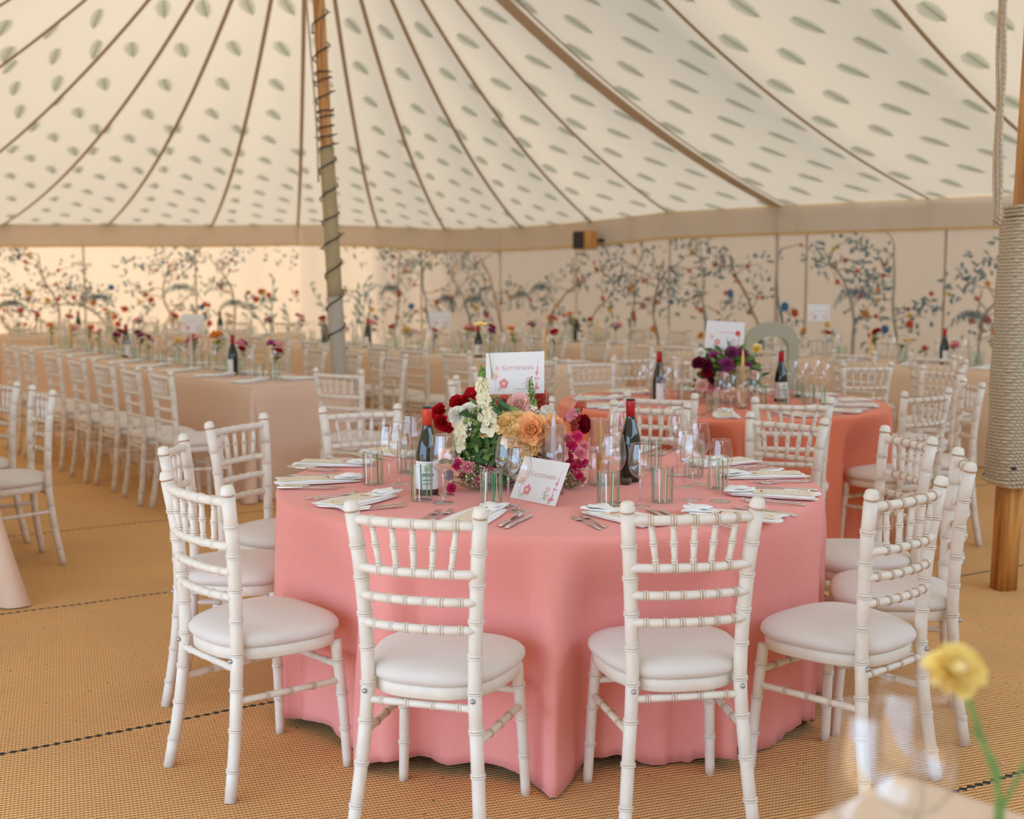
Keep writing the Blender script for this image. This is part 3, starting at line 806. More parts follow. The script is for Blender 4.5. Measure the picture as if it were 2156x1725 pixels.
# ------------------------------------------------------------------ tablecloths
def round_cloth(name, m, R0, h, loc, label, nf, seed, group=None, flare=.0, chairs=()):
    Rn = random.Random(seed); bm = bmesh.new()
    NS = 288; folds = []
    a = 0
    while a < 2 * pi - .12:
        wdt = Rn.uniform(.17, .50); folds.append((a + wdt / 2, wdt, Rn.uniform(.15, 1.5))); a += wdt
    press = []          # where chair seats and front legs push the cloth in
    for ch in chairs:
        for lx, ly in [(-.19, .155), (.19, .155), (-.175, .13), (.175, .13)] + [(x_ * .04, .180) for x_ in range(-4, 5)]:
            a_ = ch.rotation_euler.z; dx_ = ch.location.x + lx * cos(a_) - ly * sin(a_) - loc[0]; dy_ = ch.location.y + lx * sin(a_) + ly * cos(a_) - loc[1]
            press.append((atan2(dy_, dx_), math.hypot(dx_, dy_) - .035))
    def limit(th):
        m_ = 9
        for a_, d_ in press:
            dd = abs((th - a_ + pi) % (2 * pi) - pi)
            if dd < .3: m_ = min(m_, d_ + max(0, dd - .03) * 2.4)
        return m_
    def fold(th):
        v = 0
        for c, wd, am in folds:
            d = (th - c + pi) % (2 * pi) - pi; x = d / (wd * .5)
            if abs(x) < 1.3: v += am * math.exp(-x * x * 5.0) * 1.25
        return v
    rings = []
    for r in (0, .25, .5, .75, .9, .97):
        rings.append([Vector((R0 * r * cos(2 * pi * k / NS), R0 * r * sin(2 * pi * k / NS), h + .0015 * sin(9 * r + k * .06))) for k in range(NS)])
    fv = [fold(2 * pi * k / NS) for k in range(NS)]; mean = sum(fv) / NS; lim = [limit(2 * pi * k / NS) for k in range(NS)]
    steps = [(0, 0, .0), (.006, .002, .0), (.014, .008, 0)] + [(.016, .02, 0)] + [(.016 + flare * (j / 16), h * (j / 16), 1) for j in range(1, 17)]
    for dr, dz, fl in steps:
        t_ = dz / h; ring = []
        for k in range(NS):
            th = 2 * pi * k / NS; A = (.055 * t_ + .045 * t_ ** 2) if fl else 0
            r = R0 + dr - .01 + A * (fv[k] - mean) * 1.05 + .010 * t_ * sin(th * 3 + seed)
            z = h - dz
            if fl and r > lim[k]:
                r += (max(lim[k], .70) - r) * min(1, max(0, (t_ - .04) / .24))
            if fl: r -= .009 * t_ * (1 + sin(th * 41 + 3 * sin(th * 7 + seed)))
            if fl: z += t_ ** 8 * (.008 + .055 * max(0, mean + .25 - fv[k])) 
            z = max(z, .004)
            sw = .0
            ring.append(Vector((r * cos(th + sw), r * sin(th + sw), z)))
        rings.append(ring)
    vr = []
    for i, ring in enumerate(rings):
        vr.append([bm.verts.new(ring[0])] * NS if i == 0 else [bm.verts.new(p) for p in ring])
    for i in range(len(vr) - 1):
        for k in range(NS):
            k2 = (k + 1) % NS
            if i == 0: bm.faces.new((vr[0][0], vr[1][k], vr[1][k2]))
            else: bm.faces.new((vr[i][k], vr[i + 1][k], vr[i + 1][k2], vr[i][k2]))
    o = link(name, bm, m); o.location = loc
    sm = o.modifiers.new('thickness', 'SOLIDIFY'); sm.thickness = .0015; sm.offset = -1
    return tag(o, label, 'tablecloth', group)
def round_table(R0, h, loc, label):
    t = thing('round_table', label, 'table', loc)
    bm = bmesh.new(); lathe(bm, [(R0 - .012, h - .03), (R0 - .006, h - .024), (R0 - .006, h - .008), (R0 - .012, h - .004)], 64); link('tabletop', bm, M['tabletop'], t)
    for k in range(4):
        a = pi / 4 + k * pi / 2; bm = bmesh.new(); tube(bm, [(.6 * cos(a), .6 * sin(a), h - .03), (.66 * cos(a), .66 * sin(a), 0)], .014, 8); link('leg', bm, M['bolt'], t)
TZ = .76
all_ch = [o for o in C.objects if o.parent is None and o.name.startswith('chiavari_chair')]
T1_chairs = [o for o in all_ch if (o.location - T1c).length < 1.6]; T2_chairs = [o for o in all_ch if (o.location - T2c).length < 1.5]
round_table(.945, TZ - .002, T1c, 'round wooden folding table under the front pink cloth')
round_cloth('tablecloth', M['pink'], .965, TZ, T1c, 'dusky pink cloth falling in folds to the floor over the front round table', 17, 3, None, .065, T1_chairs)
round_table(.94, TZ - .002, T2c, 'round wooden folding table under the coral cloth at the back right')
round_cloth('tablecloth', M['coral'], .96, TZ, T2c, 'coral orange cloth over the second round table, left of the rope-bound pole', 17, 7, None, .06, T2_chairs)

def rect_cloth(m, Lx, Ly, h, loc, rz, label, seed=1, flare=.05, corner=.115):
    """cloth over a trestle: straight panels with soft waves, gathered folds at the corners"""
    Rn = random.Random(seed); bm = bmesh.new(); cr = .03
    path = []
    for cx, cy_, a0 in ((Lx / 2 - cr, Ly / 2 - cr, 0), (-Lx / 2 + cr, Ly / 2 - cr, pi / 2), (-Lx / 2 + cr, -Ly / 2 + cr, pi), (Lx / 2 - cr, -Ly / 2 + cr, 1.5 * pi)):
        for k in range(9):
            a = a0 + pi / 2 * k / 8; path.append((cx + cr * cos(a), cy_ + cr * sin(a), cos(a), sin(a), 1 - abs(k - 4) / 5, k - 4))
        # straight run to next corner filled below
    out = []
    for i in range(len(path)):
        a = path[i]; b_ = path[(i + 1) % len(path)]; out.append((*a, 0)); d = math.hypot(b_[0] - a[0], b_[1] - a[1])
        if d > .1:
            n = int(d / .04)
            for k in range(1, n):
                f = k / n; s = d * f; out.append((a[0] + (b_[0] - a[0]) * f, a[1] + (b_[1] - a[1]) * f, a[2], a[3], max(0, .8 - min(s, d - s) / .1) * 0, 0, s + i * 3))
    N_ = len(out); rings = []
    rings.append([bm.verts.new((x - nx * .02, y - ny * .02, h)) for x, y, nx, ny, *_ in out])
    rings.append([bm.verts.new((x, y, h - .002)) for x, y, *_ in out])
    for j in range(1, 13):
        t_ = j / 12; ring = []
        for x, y, nx, ny, c, kk, s in out:
            wv = (.010 * sin(s * 9 + seed) + .012 * sin(s * 4.3 + seed * 2)) * t_
            cf = c * (corner * t_ ** 1.3) * (1 if abs(kk) < 3 else .2) + (flare * t_) - (.05 * t_ if abs(kk) == 3 else 0)
            ring.append(bm.verts.new((x + nx * (.006 + cf + wv), y + ny * (.006 + cf + wv), max(.004, h - h * t_ + (.006 if j == 12 else 0)))))
        rings.append(ring)
    for a, b_ in zip(rings, rings[1:]):
        for i in range(N_): bm.faces.new((a[i], b_[i], b_[(i + 1) % N_], a[(i + 1) % N_]))
    bm.faces.new(rings[0])
    o = link('tablecloth', bm, m); o.location = loc; o.rotation_euler = (0, 0, rz)
    return tag(o, label, 'tablecloth')
def trestle(Lx, Ly, h, loc, rz, label):
    t = thing('trestle_table', label, 'table', loc, rz)
    bm = bmesh.new(); box(bm, (-Lx / 2 + .012, -Ly / 2 + .012, h - .03), (Lx / 2 - .012, Ly / 2 - .012, h - .004)); link('tabletop', bm, M['tabletop'], t, False)
    for sx in (-1, 1):
        for sy in (-1, 1):
            bm = bmesh.new(); tube(bm, [(sx * (Lx / 2 - .25), sy * (Ly / 2 - .1), h - .03), (sx * (Lx / 2 - .22), sy * (Ly / 2 - .08), 0)], .014, 8); link('leg', bm, M['bolt'], t)

class LongTable:
    """local frame: x runs away along the table from its near end, y to its left"""
    def __init__(s, near, ang, Lx, Ly, name, m, seed, phrase, corner=.115):
        s.a = ang; s.L = Lx; s.W = Ly; s.near = Vector(near); s.name = name
        s.c = s.near + Vector((cos(ang), sin(ang), 0)) * Lx / 2
        rect_cloth(m, Lx, Ly, .76, s.c, ang, phrase, seed, .05, corner); trestle(Lx, Ly, .758, s.c, ang, 'wooden trestle table under the cloth of ' + name)
    def w(s, x, y, z=0):
        p = s.near + Vector((cos(s.a), sin(s.a), 0)) * x + Vector((-sin(s.a), cos(s.a), 0)) * y; p.z = z; return p
aT = atan2(.8, -.6)
LT3 = LongTable((-1.42, 8.42, 0), aT, 6.1, .78, 'the long lilac table', M['lilac'], 2, 'pale lilac cloth over the long table on the left, corner towards the viewer')
e4 = at(60, 1040, y=5.75)
LT4 = LongTable((-2.70, 5.28, 0), atan2(.78, -.62), 3.0, .80, 'the lilac edge table', M['lilac'], 5, 'pale lilac cloth hanging into the picture at the left edge', .17)
LT5 = LongTable((.62, 10.15, 0), aT, 5.6, .78, 'the middle long table', M['blush'], 3, 'beige blush cloth of the long table behind the front flowers')
LT6 = LongTable((1.34, 13.1, 0), aT, 2.4, .78, 'the far middle table', M['blush'], 4, 'beige cloth of the long table farthest back in the middle')
LT7 = LongTable((4.25, 9.75, 0), atan2(.68, -.73), 3.7, .78, 'the right wall table', M['blush'], 6, 'beige cloth of the long table under the tree-printed right wall')
LT9 = LongTable((-2.7, 15.5, 0), atan2(.12, -.99), 4.0, .78, 'the back left table', M['blush'], 8, 'beige cloth of the long table furthest back on the left')
ORD = ['first', 'second', 'third', 'fourth', 'fifth', 'sixth', 'seventh', 'eighth', 'ninth', 'tenth', 'eleventh', 'twelfth']

def side_chairs(T, side, xs, nm, jit=.04, seed=0, off=.50, skip=()):
    R = random.Random(seed)
    for i, x in enumerate(xs):
        if i in skip: continue
        p = T.w(x, side * (T.W / 2 + off - .12) + R.uniform(-jit, jit) * .6)
        rz = T.a - pi / 2 + (-pi / 2 if side > 0 else pi / 2) + R.uniform(-.09, .09)
        # the chair's forward (+y) must point at the table
        fwd = T.w(x, 0) - T.w(x, side); rz = atan2(-fwd.x, fwd.y) + R.uniform(-.09, .09)
        chair_at(p.x, p.y, rz, '%s white chair from near end, %s side of %s' % (ORD[i], nm, T.name), 'chairs along ' + T.name)
R3 = [((315, 759), (356, 763)), ((253, 750), (290, 750)), ((197, 742), (232, 746)), ((142, 736), (176, 739)), ((90, 731), (124, 733)), ((41, 725), (69, 726)), ((4, 721), (34, 722))]
for i, (a, b_) in enumerate(R3):
    m = (at(*a, z=.92) + at(*b_, z=.92)) / 2
    # sight line fixed by the picture, distance by the row along the table
    n = Vector((-sin(aT), cos(aT), 0)); d = Vector((m.x, m.y, 0)).normalized()
    off = .78 / 2 + .38 + .25 + (.03 if i % 2 else 0)
    near = LT3.near; # solve (d*t - near).n = off
    t_ = (near.dot(n) + off) / d.dot(n); q = d * t_
    rz = atan2(n.x, -n.y) + (.03, -.02, .05, .0, .04, -.05, .03)[i] - .04
    f = Vector((-sin(rz), cos(rz), 0)); c = q + f * .24
    chair_at(c.x, c.y, rz, '%s white chair from near end, left side of %s' % (ORD[i], LT3.name), 'chairs along ' + LT3.name)
chair_px((666, 773), (759, 778), 'white chair standing at the near end of the long lilac table', 'chairs along ' + LT3.name, rz=math.radians(-28))
side_chairs(LT3, -1, [.5 + .64 * i for i in range(8)], 'right', seed=3)
chair_px((108, 822), (74, 809), 'white chair at the left edge, slim back beside the hanging lilac cloth', 'chairs along ' + LT4.name, rz=math.radians(127))
chair_px((28, 800), (-8, 797), 'white chair cut by the left edge of the picture, behind another', 'chairs along ' + LT4.name, rz=math.radians(134))
side_chairs(LT5, 1, [.45 + .62 * i for i in range(7)], 'left', seed=5)
side_chairs(LT5, -1, [.45 + .62 * i for i in range(7)], 'right', seed=6)
chair_at(.80, 9.42, math.radians(28), 'white chair at the near end of the middle long table', 'chairs along ' + LT5.name)
chair_at(.02, 8.95, math.radians(52), 'white chair standing loose between the front flowers and the middle long table')
side_chairs(LT6, 1, [.45 + .65 * i for i in range(3)], 'left', seed=7)
side_chairs(LT6, -1, [.45 + .65 * i for i in range(3)], 'right', seed=8)
side_chairs(LT7, 1, [.5, 1.15, 1.95, 2.85], 'near', seed=9)
side_chairs(LT7, -1, [.5 + .68 * i for i in range(5)], 'wall', seed=10)
side_chairs(LT9, 1, [.45 + .66 * i for i in range(6)], 'near', seed=12)
side_chairs(LT9, -1, [.45 + .66 * i for i in range(6)], 'wall', seed=13)
chair_px((2016, 756), (2040, 750), 'white chair seen through the gap left of the rope-bound pole, far one', rz=math.radians(76))

# ------------------------------------------------------------------ tableware prototypes
def build_wine():
    t = thing('wine_glass', 'glass', 'wine glass')
    bm = bmesh.new(); lathe(bm, [(.0045, .100), (.014, .103), (.028, .113), (.038, .129), (.0425, .147), (.0425, .165), (.040, .188), (.036, .210), (.0335, .224)], 32, cap=False); link('bowl', bm, M['glass'], t)
    bm = bmesh.new(); tube(bm, [(.0335 * cos(2 * pi * k / 32), .0335 * sin(2 * pi * k / 32), .2245) for k in range(33)], .0010, 5, cap=False); link('rim', bm, M['glass_stem'], t)
    bm = bmesh.new(); lathe(bm, [(.0050, .006), (.0036, .015), (.0034, .05), (.0038, .085), (.0055, .100)], 14); link('stem', bm, M['glass_stem'], t)
    bm = bmesh.new(); lathe(bm, [(.034, .0), (.0345, .0015), (.03, .0025), (.012, .004), (.0045, .0075)], 32); link('foot', bm, M['glass_stem'], t)
    return t
def build_small_wine():
    t = thing('wine_glass', 'glass', 'wine glass')
    bm = bmesh.new(); lathe(bm, [(.0045, .095), (.014, .098), (.027, .108), (.0355, .124), (.0385, .142), (.0375, .165), (.034, .188), (.0305, .205)], 32, cap=False); link('bowl', bm, M['glass'], t)
    bm = bmesh.new(); tube(bm, [(.0305 * cos(2 * pi * k / 32), .0305 * sin(2 * pi * k / 32), .2055) for k in range(33)], .0010, 5, cap=False); link('rim', bm, M['glass_stem'], t)
    bm = bmesh.new(); lathe(bm, [(.0050, .006), (.0036, .015), (.0034, .05), (.0038, .08), (.0055, .095)], 14); link('stem', bm, M['glass_stem'], t)
    bm = bmesh.new(); lathe(bm, [(.033, .0), (.0335, .0015), (.03, .0025), (.012, .004), (.0045, .0075)], 32); link('foot', bm, M['glass_stem'], t)
    return t
def build_tumbler():
    t = thing('tumbler', 'glass', 'tumbler')
    bm = bmesh.new(); lathe(bm, [(.0, .004), (.030, .003), (.0345, .0), (.036, .006), (.0365, .118), (.0355, .120), (.0345, .118), (.034, .012), (.028, .009), (.0, .009)], 36, cap=False); link('tumbler_glass', bm, M['glass2'], t)
    R = random.Random(4); bm = bmesh.new(); a = 0; i = 0
    while a < 2 * pi - .2:
        wd = R.uniform(.06, .13); lean_ = R.uniform(-.12, .12); mi = (0, 1, 2, 0, 1, 0, 2, 1)[i % 8]; prev = None
        for j in range(7):
            z = .006 + .110 * j / 6; aa = a + lean_ * j / 6; q = [bm.verts.new((.0371 * cos(aa + d), .0371 * sin(aa + d), z)) for d in (0, wd / 2, wd)]
            if prev:
                for k in range(2):
                    f = bm.faces.new((prev[k], prev[k + 1], q[k + 1], q[k])); f.material_index = mi
            prev = q
        a += wd + R.uniform(.30, .62); i += 1
    link('coloured_stripes', bm, [M['stripe_g'], M['stripe_l'], M['stripe_w']], t)
    return t
def build_bottle(foil):
    t = thing('wine_bottle', 'bottle', 'wine bottle')
    bm = bmesh.new(); lathe(bm, [(.0, .006), (.030, .0), (.0375, .004), (.0385, .012), (.0385, .135), (.0375, .15), (.033, .175), (.025, .203), (.0185, .225), (.0155, .242), (.0145, .262), (.0145, .285)], 32); link('bottle_body', bm, M['bottle'], t)
    bm = bmesh.new(); lathe(bm, [(.0165, .238), (.0162, .270), (.0168, .272), (.0172, .288), (.0165, .296)], 24); link('foil_capsule', bm, M[foil], t)
    bm = bmesh.new(); lathe(bm, [(.0166, .2955), (.0160, .3005), (.014, .3015), (.0, .3015)], 24); link('foil_top', bm, M['foil_top'], t)
    bm = bmesh.new(); n = 22
    for a0, a1, z0, z1, mi, r in [(-1.75, 1.75, .022, .118, 0, .0389), (-.35, .30, .085, .104, 2, .0391), (-.55, .5, .066, .078, 1, .0391), (-.5, .45, .052, .057, 1, .0391), (-.5, .4, .040, .044, 1, .0391), (-.2, .25, .103, .112, 2, .0391)]:
        prev = None
        for k in range(n + 1):
            a = a0 + (a1 - a0) * k / n - pi / 2; q = [bm.verts.new((r * cos(a), r * sin(a), z)) for z in (z0, z1)]
            if prev:
                f = bm.faces.new((prev[0], q[0], q[1], prev[1])); f.material_index = mi
            prev = q
    link('paper_label', bm, [M['label'], M['ink_grey'], M['ink_green']], t)
    return t
def build_cylinder(hh, rr):
    t = thing('candle_cylinder', 'cylinder', 'glass cylinder')
    bm = bmesh.new(); lathe(bm, [(.0, .006), (rr - .004, .006), (rr - .003, .010), (rr - .003, hh), (rr, hh), (rr, .0), (.0, .0)][::-1], 36, cap=False); link('cylinder_wall', bm, M['glass'], t)
    bm = bmesh.new(); tube(bm, [((rr - .0015) * cos(2 * pi * k / 36), (rr - .0015) * sin(2 * pi * k / 36), hh) for k in range(37)], .0013, 6, cap=False); link('rim', bm, M['glass_stem'], t)
    return t
def build_candle(m, hh, name='taper_candle'):
    t = thing(name, 'candle', 'candle')
    bm = bmesh.new(); lathe(bm, [(.0105, .0), (.0112, .01), (.0108, hh * .5), (.0088, hh * .82), (.0062, hh * .93), (.0025, hh * .99), (.0, hh)], 16); link('wax_taper', bm, m, t)
    bm = bmesh.new(); tube(bm, [(0, 0, hh - .003), (.0006, 0, hh + .008)], .0008, 5); link('wick', bm, M['wick'], t)
    bm = bmesh.new(); lathe(bm, [(.0, .0), (.022, .0), (.023, .004), (.014, .012), (.0135, .022), (.0, .022)], 20); link('holder', bm, M['glass'], t)
    return t
def wavy_sheet(bm, Lx, Ly, z, amp, seed, nx=18, ny=8, mat=0, edge=0.0, shape=None):
    R = random.Random(seed); a, b_, c = R.uniform(0, 6), R.uniform(0, 6), R.uniform(0, 6)
    top = []; bot = []
    for j in range(ny + 1):
        for i in range(nx + 1):
            u, v = i / nx - .5, j / ny - .5
            x, y = u * Lx, v * Ly
            if shape: x, y = shape(u, v, x, y)
            zz = z + amp * (sin(u * 7 + a) * .5 + sin(v * 9 + b_ + u * 4) * .5)
            top.append(bm.verts.new((x, y, zz + .003))); bot.append(bm.verts.new((x, y, max(z - .0005, zz - .004))))
    W_ = nx + 1
    for j in range(ny):
        for i in range(nx):
            k = j * W_ + i
            bm.faces.new((top[k], top[k + 1], top[k + W_ + 1], top[k + W_])).material_index = mat
            bm.faces.new((bot[k], bot[k + W_], bot[k + W_ + 1], bot[k + 1])).material_index = mat
    brd = [i for i in range(nx)] + [nx + W_ * j for j in range(ny)] + [ny * W_ + i for i in range(nx, 0, -1)] + [W_ * j for j in range(ny, 0, -1)]
    for q, k in enumerate(brd):
        k2 = brd[(q + 1) % len(brd)]; bm.faces.new((top[k], bot[k], bot[k2], top[k2])).material_index = mat
def build_napkin(seed):
    t = thing('napkin', 'napkin', 'napkin'); R = random.Random(seed)
    def shp(u, v, x, y):   # folded bundle: gathered end, fanned end
        k = .62 + .38 * (1 - (u + .5) ** 2 * .5) - .18 * max(0, u - .1); return x + .010 * sin(v * 8 + seed), y * k + .012 * u
    bm = bmesh.new(); wavy_sheet(bm, .29, .140, .0045, .0012, seed, shape=shp); link('lower_fold', bm, M['napkin'], t)
    bm = bmesh.new(); wavy_sheet(bm, .275, .128, .0095, .0018, seed + 3, shape=lambda u, v, x, y: (x - .004 + .008 * sin(v * 6 + 1), y * (.66 + .36 * (1 - (u + .5) ** 2 * .5)) + .006)); link('upper_fold', bm, M['napkin'], t)
    bm = bmesh.new()       # rucked end
    wavy_sheet(bm, .10, .105, .015, .006, seed + 5, 14, 14, 0, 0, lambda u, v, x, y: (x * (1 - .25 * v * v * 4 * .3) + .112, y * (.75 + .35 * u) + .010 * u))
    wavy_sheet(bm, .075, .085, .021, .005, seed + 8, 12, 12, 0, 0, lambda u, v, x, y: (x + .120 + .008 * sin(v * 9), y * (.7 + .5 * u) - .006))
    link('gathered_end', bm, M['napkin'], t)
    return t
def build_menu():
    t = thing('menu_card', 'menu', 'menu card')
    bm = bmesh.new(); box(bm, (-.105, -.042, 0), (.095, .042, .0008)); link('paper', bm, M['paper'], t, False)
    bm = bmesh.new(); n = 60; pv = None
    for k in range(n + 1):
        a = 2 * pi * k / n; r = 1 + .05 * sin(a * 9); q = [bm.verts.new((.084 * cos(a) * r * s_ - .005, .032 * sin(a) * r * s_, .0012)) for s_ in (1, .955)]
        if pv: bm.faces.new((pv[0], q[0], q[1], pv[1]))
        pv = q
    R = random.Random(1)
    for k in range(6):
        x = -.055 + .022 * k; l = R.uniform(.010, .018)
        bm.faces.new([bm.verts.new(p) for p in ((x, -l, .0012), (x + .002, -l, .0012), (x + .002, l, .0012), (x, l, .0012))])
    link('printed_wreath', bm, M['ink_tan'], t, False)
    bm = bmesh.new(); box(bm, (.066, -.020, .0009), (.072, .020, .0013)); link('printed_heading', bm, M['ink_red'], t, False)
    return t
def build_fork():
    t = thing('fork', 'fork', 'fork')
    bm = bmesh.new()
    P = [(-.10, .0035, .0045), (-.06, .0045, .0045), (-.02, .0055, .003), (.02, .009, .0025), (.035, .006, .005), (.05, .003, .010)]
    prev = None
    for x, zc, wd in P:
        q = [bm.verts.new((x, y, zc + dz)) for y, dz in ((-wd, -.0012), (wd, -.0012), (wd, .0012), (-wd, .0012))]
        if prev:
            for k in range(4): bm.faces.new((prev[k], prev[(k + 1) % 4], q[(k + 1) % 4], q[k]))
        else: bm.faces.new(q[::-1])
        prev = q
    bm.faces.new(prev); link('handle', bm, M['steel'], t)
    bm = bmesh.new()
    for k in range(4):
        y = -.0084 + .0056 * k; tube(bm, [(.047, y * .9, .003), (.07, y, .002), (.085, y, .004), (.097, y, .008)], [.0020, .0019, .0016, .0008], 6)
    link('tines', bm, M['steel'], t); return t
def build_knife():
    t = thing('knife', 'knife', 'table knife')
    bm = bmesh.new(); tube(bm, [(-.105, 0, .005), (-.095, 0, .005), (-.05, 0, .005), (-.02, 0, .005), (-.012, 0, .005)], [.003, .0068, .0062, .0048, .003], 10)
    link('handle', bm, M['steel'], t)
    bm = bmesh.new(); vs = [(-.015, -.003), (0, -.006), (.06, -.009), (.095, -.007), (.115, .002), (.105, .006), (0, .0055), (-.015, .003)]
    a = [bm.verts.new((x, y, .0035)) for x, y in vs]; b_ = [bm.verts.new((x, y, .0055)) for x, y in vs]; bm.faces.new(a[::-1]); bm.faces.new(b_)
    for k in range(len(vs)): bm.faces.new((a[k], a[(k + 1) % len(vs)], b_[(k + 1) % len(vs)], b_[k]))
    link('blade', bm, M['steel'], t, False); return t
wine, wine2, tumb = build_wine(), build_small_wine(), build_tumbler()
bot, bot2 = build_bottle('foil'), build_bottle('foil_dark')
cyl_l, candles = build_cylinder(.235, .0375), {}
naps = [build_napkin(1), build_napkin(5), build_napkin(9)]; menu = build_menu(); fork = build_fork(); knife = build_knife()

# ------------------------------------------------------------------ flower prototypes
def petal(bm, Mx, L_, W_, cup, curl, mat=0, n=4):
    """cupped petal growing along local +x from the origin, facing +z"""
    g = []
    for i in range(n + 1):
        u = i / n; wd = W_ * sin(pi * min(.97, .10 + u * .78)) ** .7; row = []
        for j in range(-2, 3):
            v = j / 2; x = L_ * u; y = wd * .5 * v; z = cup * (v * v) * W_ * .5 + curl * L_ * (u * u)
            row.append(bm.verts.new(Mx @ Vector((x, y, z))))
        g.append(row)
    for i in range(n):
        for j in range(4):
            f = bm.faces.new((g[i][j], g[i + 1][j], g[i + 1][j + 1], g[i][j + 1])); f.material_index = mat
def bloom(bm, c, axis, r, layers, mat=0, R=random.Random(1), open_=1.0, ruffle=.15):
    """many-petalled flower: inner petals upright, outer ones opening out"""
    q = Vector(axis).normalized().to_track_quat('Z', 'Y').to_matrix().to_4x4(); base = Matrix.Translation(Vector(c)) @ q
    ga = 0
    for i, (np_, fr, tilt) in enumerate(layers):
        for k in range(np_):
            a = ga + 2 * pi * k / np_ + R.uniform(-.15, .15)
            ln = r * (.55 + .5 * fr) * R.uniform(1 - ruffle, 1 + ruffle)
            Mx = base @ Matrix.Rotation(a, 4, 'Z') @ Matrix.Translation((r * .10 * fr, 0, -.12 * r * fr)) @ Matrix.Rotation(-(pi / 2 - tilt * open_), 4, 'Y')
            petal(bm, Mx, ln, r * (.45 + .75 * fr), .55, -.30 * fr + .28 * (1 - fr), mat)
        ga += .7
ROSE = [(3, .05, .05), (4, .2, .16), (5, .4, .34), (6, .6, .60), (6, .8, .92), (7, 1.0, 1.22)]
RANUN = [(4, .1, .1), (6, .3, .3), (7, .5, .55), (8, .75, .85), (9, .95, 1.15)]
OPEN5 = [(5, .6, 1.0), (6, .95, 1.35)]
def star(bm, c, axis, r, mat=0, R=random.Random(2), n=9):
    q = Vector(axis).normalized().to_track_quat('Z', 'Y').to_matrix().to_4x4(); base = Matrix.Translation(Vector(c)) @ q
    for k in range(n):
        petal(bm, base @ Matrix.Rotation(2 * pi * k / n, 4, 'Z') @ Matrix.Rotation(-.25, 4, 'Y'), r, r * .5, .2, -.1, mat, 3)
def leafm(bm, p, d, L_, W_, up=(0, 0, 1), mat=0):
    d = Vector(d).normalized(); s = d.cross(Vector(up))
    if s.length < .01: s = Vector((1, 0, 0))
    s.normalize(); u = s.cross(d)
    Mx = Matrix.Translation(Vector(p)) @ Matrix((d, s, u)).transposed().to_4x4()
    petal(bm, Mx, L_, W_, .25, -.22, mat, 4)
def spike(bm, pts, r0, r1, n, mats, R, green=.25):
    P = smooth_path(pts, 6)
    for i in range(n):
        f = i / (n - 1); p = P[min(len(P) - 1, int(f * (len(P) - 1)))]; a = i * 2.4; r = r0 + (r1 - r0) * f
        o_ = Vector((cos(a), sin(a), .15)) * r * .9
        rr = r * R.uniform(.36, .66); mi = mats[1] if f > 1 - green else mats[0]
        if f > 1 - green: blob(bm, p + o_ * .6, rr * .8, 1, (1, 1, 1.4), mi)
        else:
            q = Matrix.Translation(p + o_ * .35) @ o_.normalized().to_track_quat('Z', 'Y').to_matrix().to_4x4()
            for k in range(5): petal(bm, q @ Matrix.Rotation(2 * pi * k / 5 + a, 4, 'Z') @ Matrix.Rotation(-.7, 4, 'Y'), rr * 1.5, rr * 1.5, .3, -.35, mi, 2)

# ---- the big arrangement on the pink table
RF = random.Random(12)
fc = Vector((.035, 4.36, TZ))
FA = thing('flower_arrangement', 'large low arrangement of orange roses, red, white and hot pink flowers on the pink table', 'flowers', fc)
def F_(px, py, y): return at(px, py, y=y) - fc
def flower_part(name, px, py, y, r, col, layers=ROSE, axis=None, label=None, seed=0):
    p = F_(px, py, y); R = random.Random(seed + int(px)); ax = Vector(axis) if axis else (Vector((p.x * 1.2, -1, .35 + p.z)) )
    bm = bmesh.new(); bloom(bm, (0, 0, 0), ax, r, layers, 0, R); o = link(name, bm, M['f_' + col], FA); o.location = p
    if label: o['label'] = label
    return o
bm = bmesh.new(); lathe(bm, [(.0, .0), (.06, .0), (.075, .015), (.08, .06), (.078, .075), (.074, .075), (.07, .02), (.0, .015)], 32, cap=False); link('low_bowl', bm, M['glass2'], FA)
# foliage mound
bm = bmesh.new()
for k in range(800):
    a = RF.uniform(0, 2 * pi); e = RF.uniform(-.1, 1.35); rr = RF.uniform(.07, .150)
    p = Vector((rr * cos(a) * cos(e) * 1.05, rr * sin(a) * cos(e) * .9, .05 + rr * max(0, sin(e)) * 1.15))
    d = Vector((cos(a) * cos(e), sin(a) * cos(e), sin(e) + RF.uniform(-.5, .3)))
    leafm(bm, p, d, RF.uniform(.03, .06), RF.uniform(.014, .03), (RF.uniform(-.5, .5), RF.uniform(-.5, .5), 1), RF.choice([0, 0, 1]))
for k in range(40):
    a = RF.uniform(0, 2 * pi); p = Vector((.07 * cos(a), .07 * sin(a), .05)); q = Vector((.17 * cos(a), .15 * sin(a), RF.uniform(.02, .24)))
    tube(bm, [p, p.lerp(q, .5) + Vector((0, 0, .03)), q], .0016, 5, [1] * 3)
for cx_, cy_, n_ in ((1005, 928, 90), (985, 950, 60), (1035, 950, 90), (1050, 868, 30), (1120, 965, 40), (1010, 880, 25)):
    c_ = F_(cx_, cy_, 4.23)
    for k in range(n_):
        p = c_ + Vector((RF.gauss(0, .028), RF.uniform(-.02, .03), RF.gauss(0, .022))); leafm(bm, p, (RF.uniform(-1, 1), -.5, RF.uniform(-.5, 1)), RF.uniform(.022, .045), RF.uniform(.010, .02), (RF.uniform(-.5, .5), -1, .4), RF.choice([0, 0, 1]))
link('foliage', bm, [M['leaf'], M['leaf2']], FA)
A = lambda *a, **k: flower_part(*a, **k)
A('orange_rose', 1121, 906, 4.20, .055, 'peach', axis=(-.12, -1, .18), seed=3)
A('peach_rose', 1158, 955, 4.24, .055, 'blush', axis=(.5, -1, .1)); A('peach_rose', 1163, 905, 4.30, .045, 'peach', axis=(.7, -1, .4))
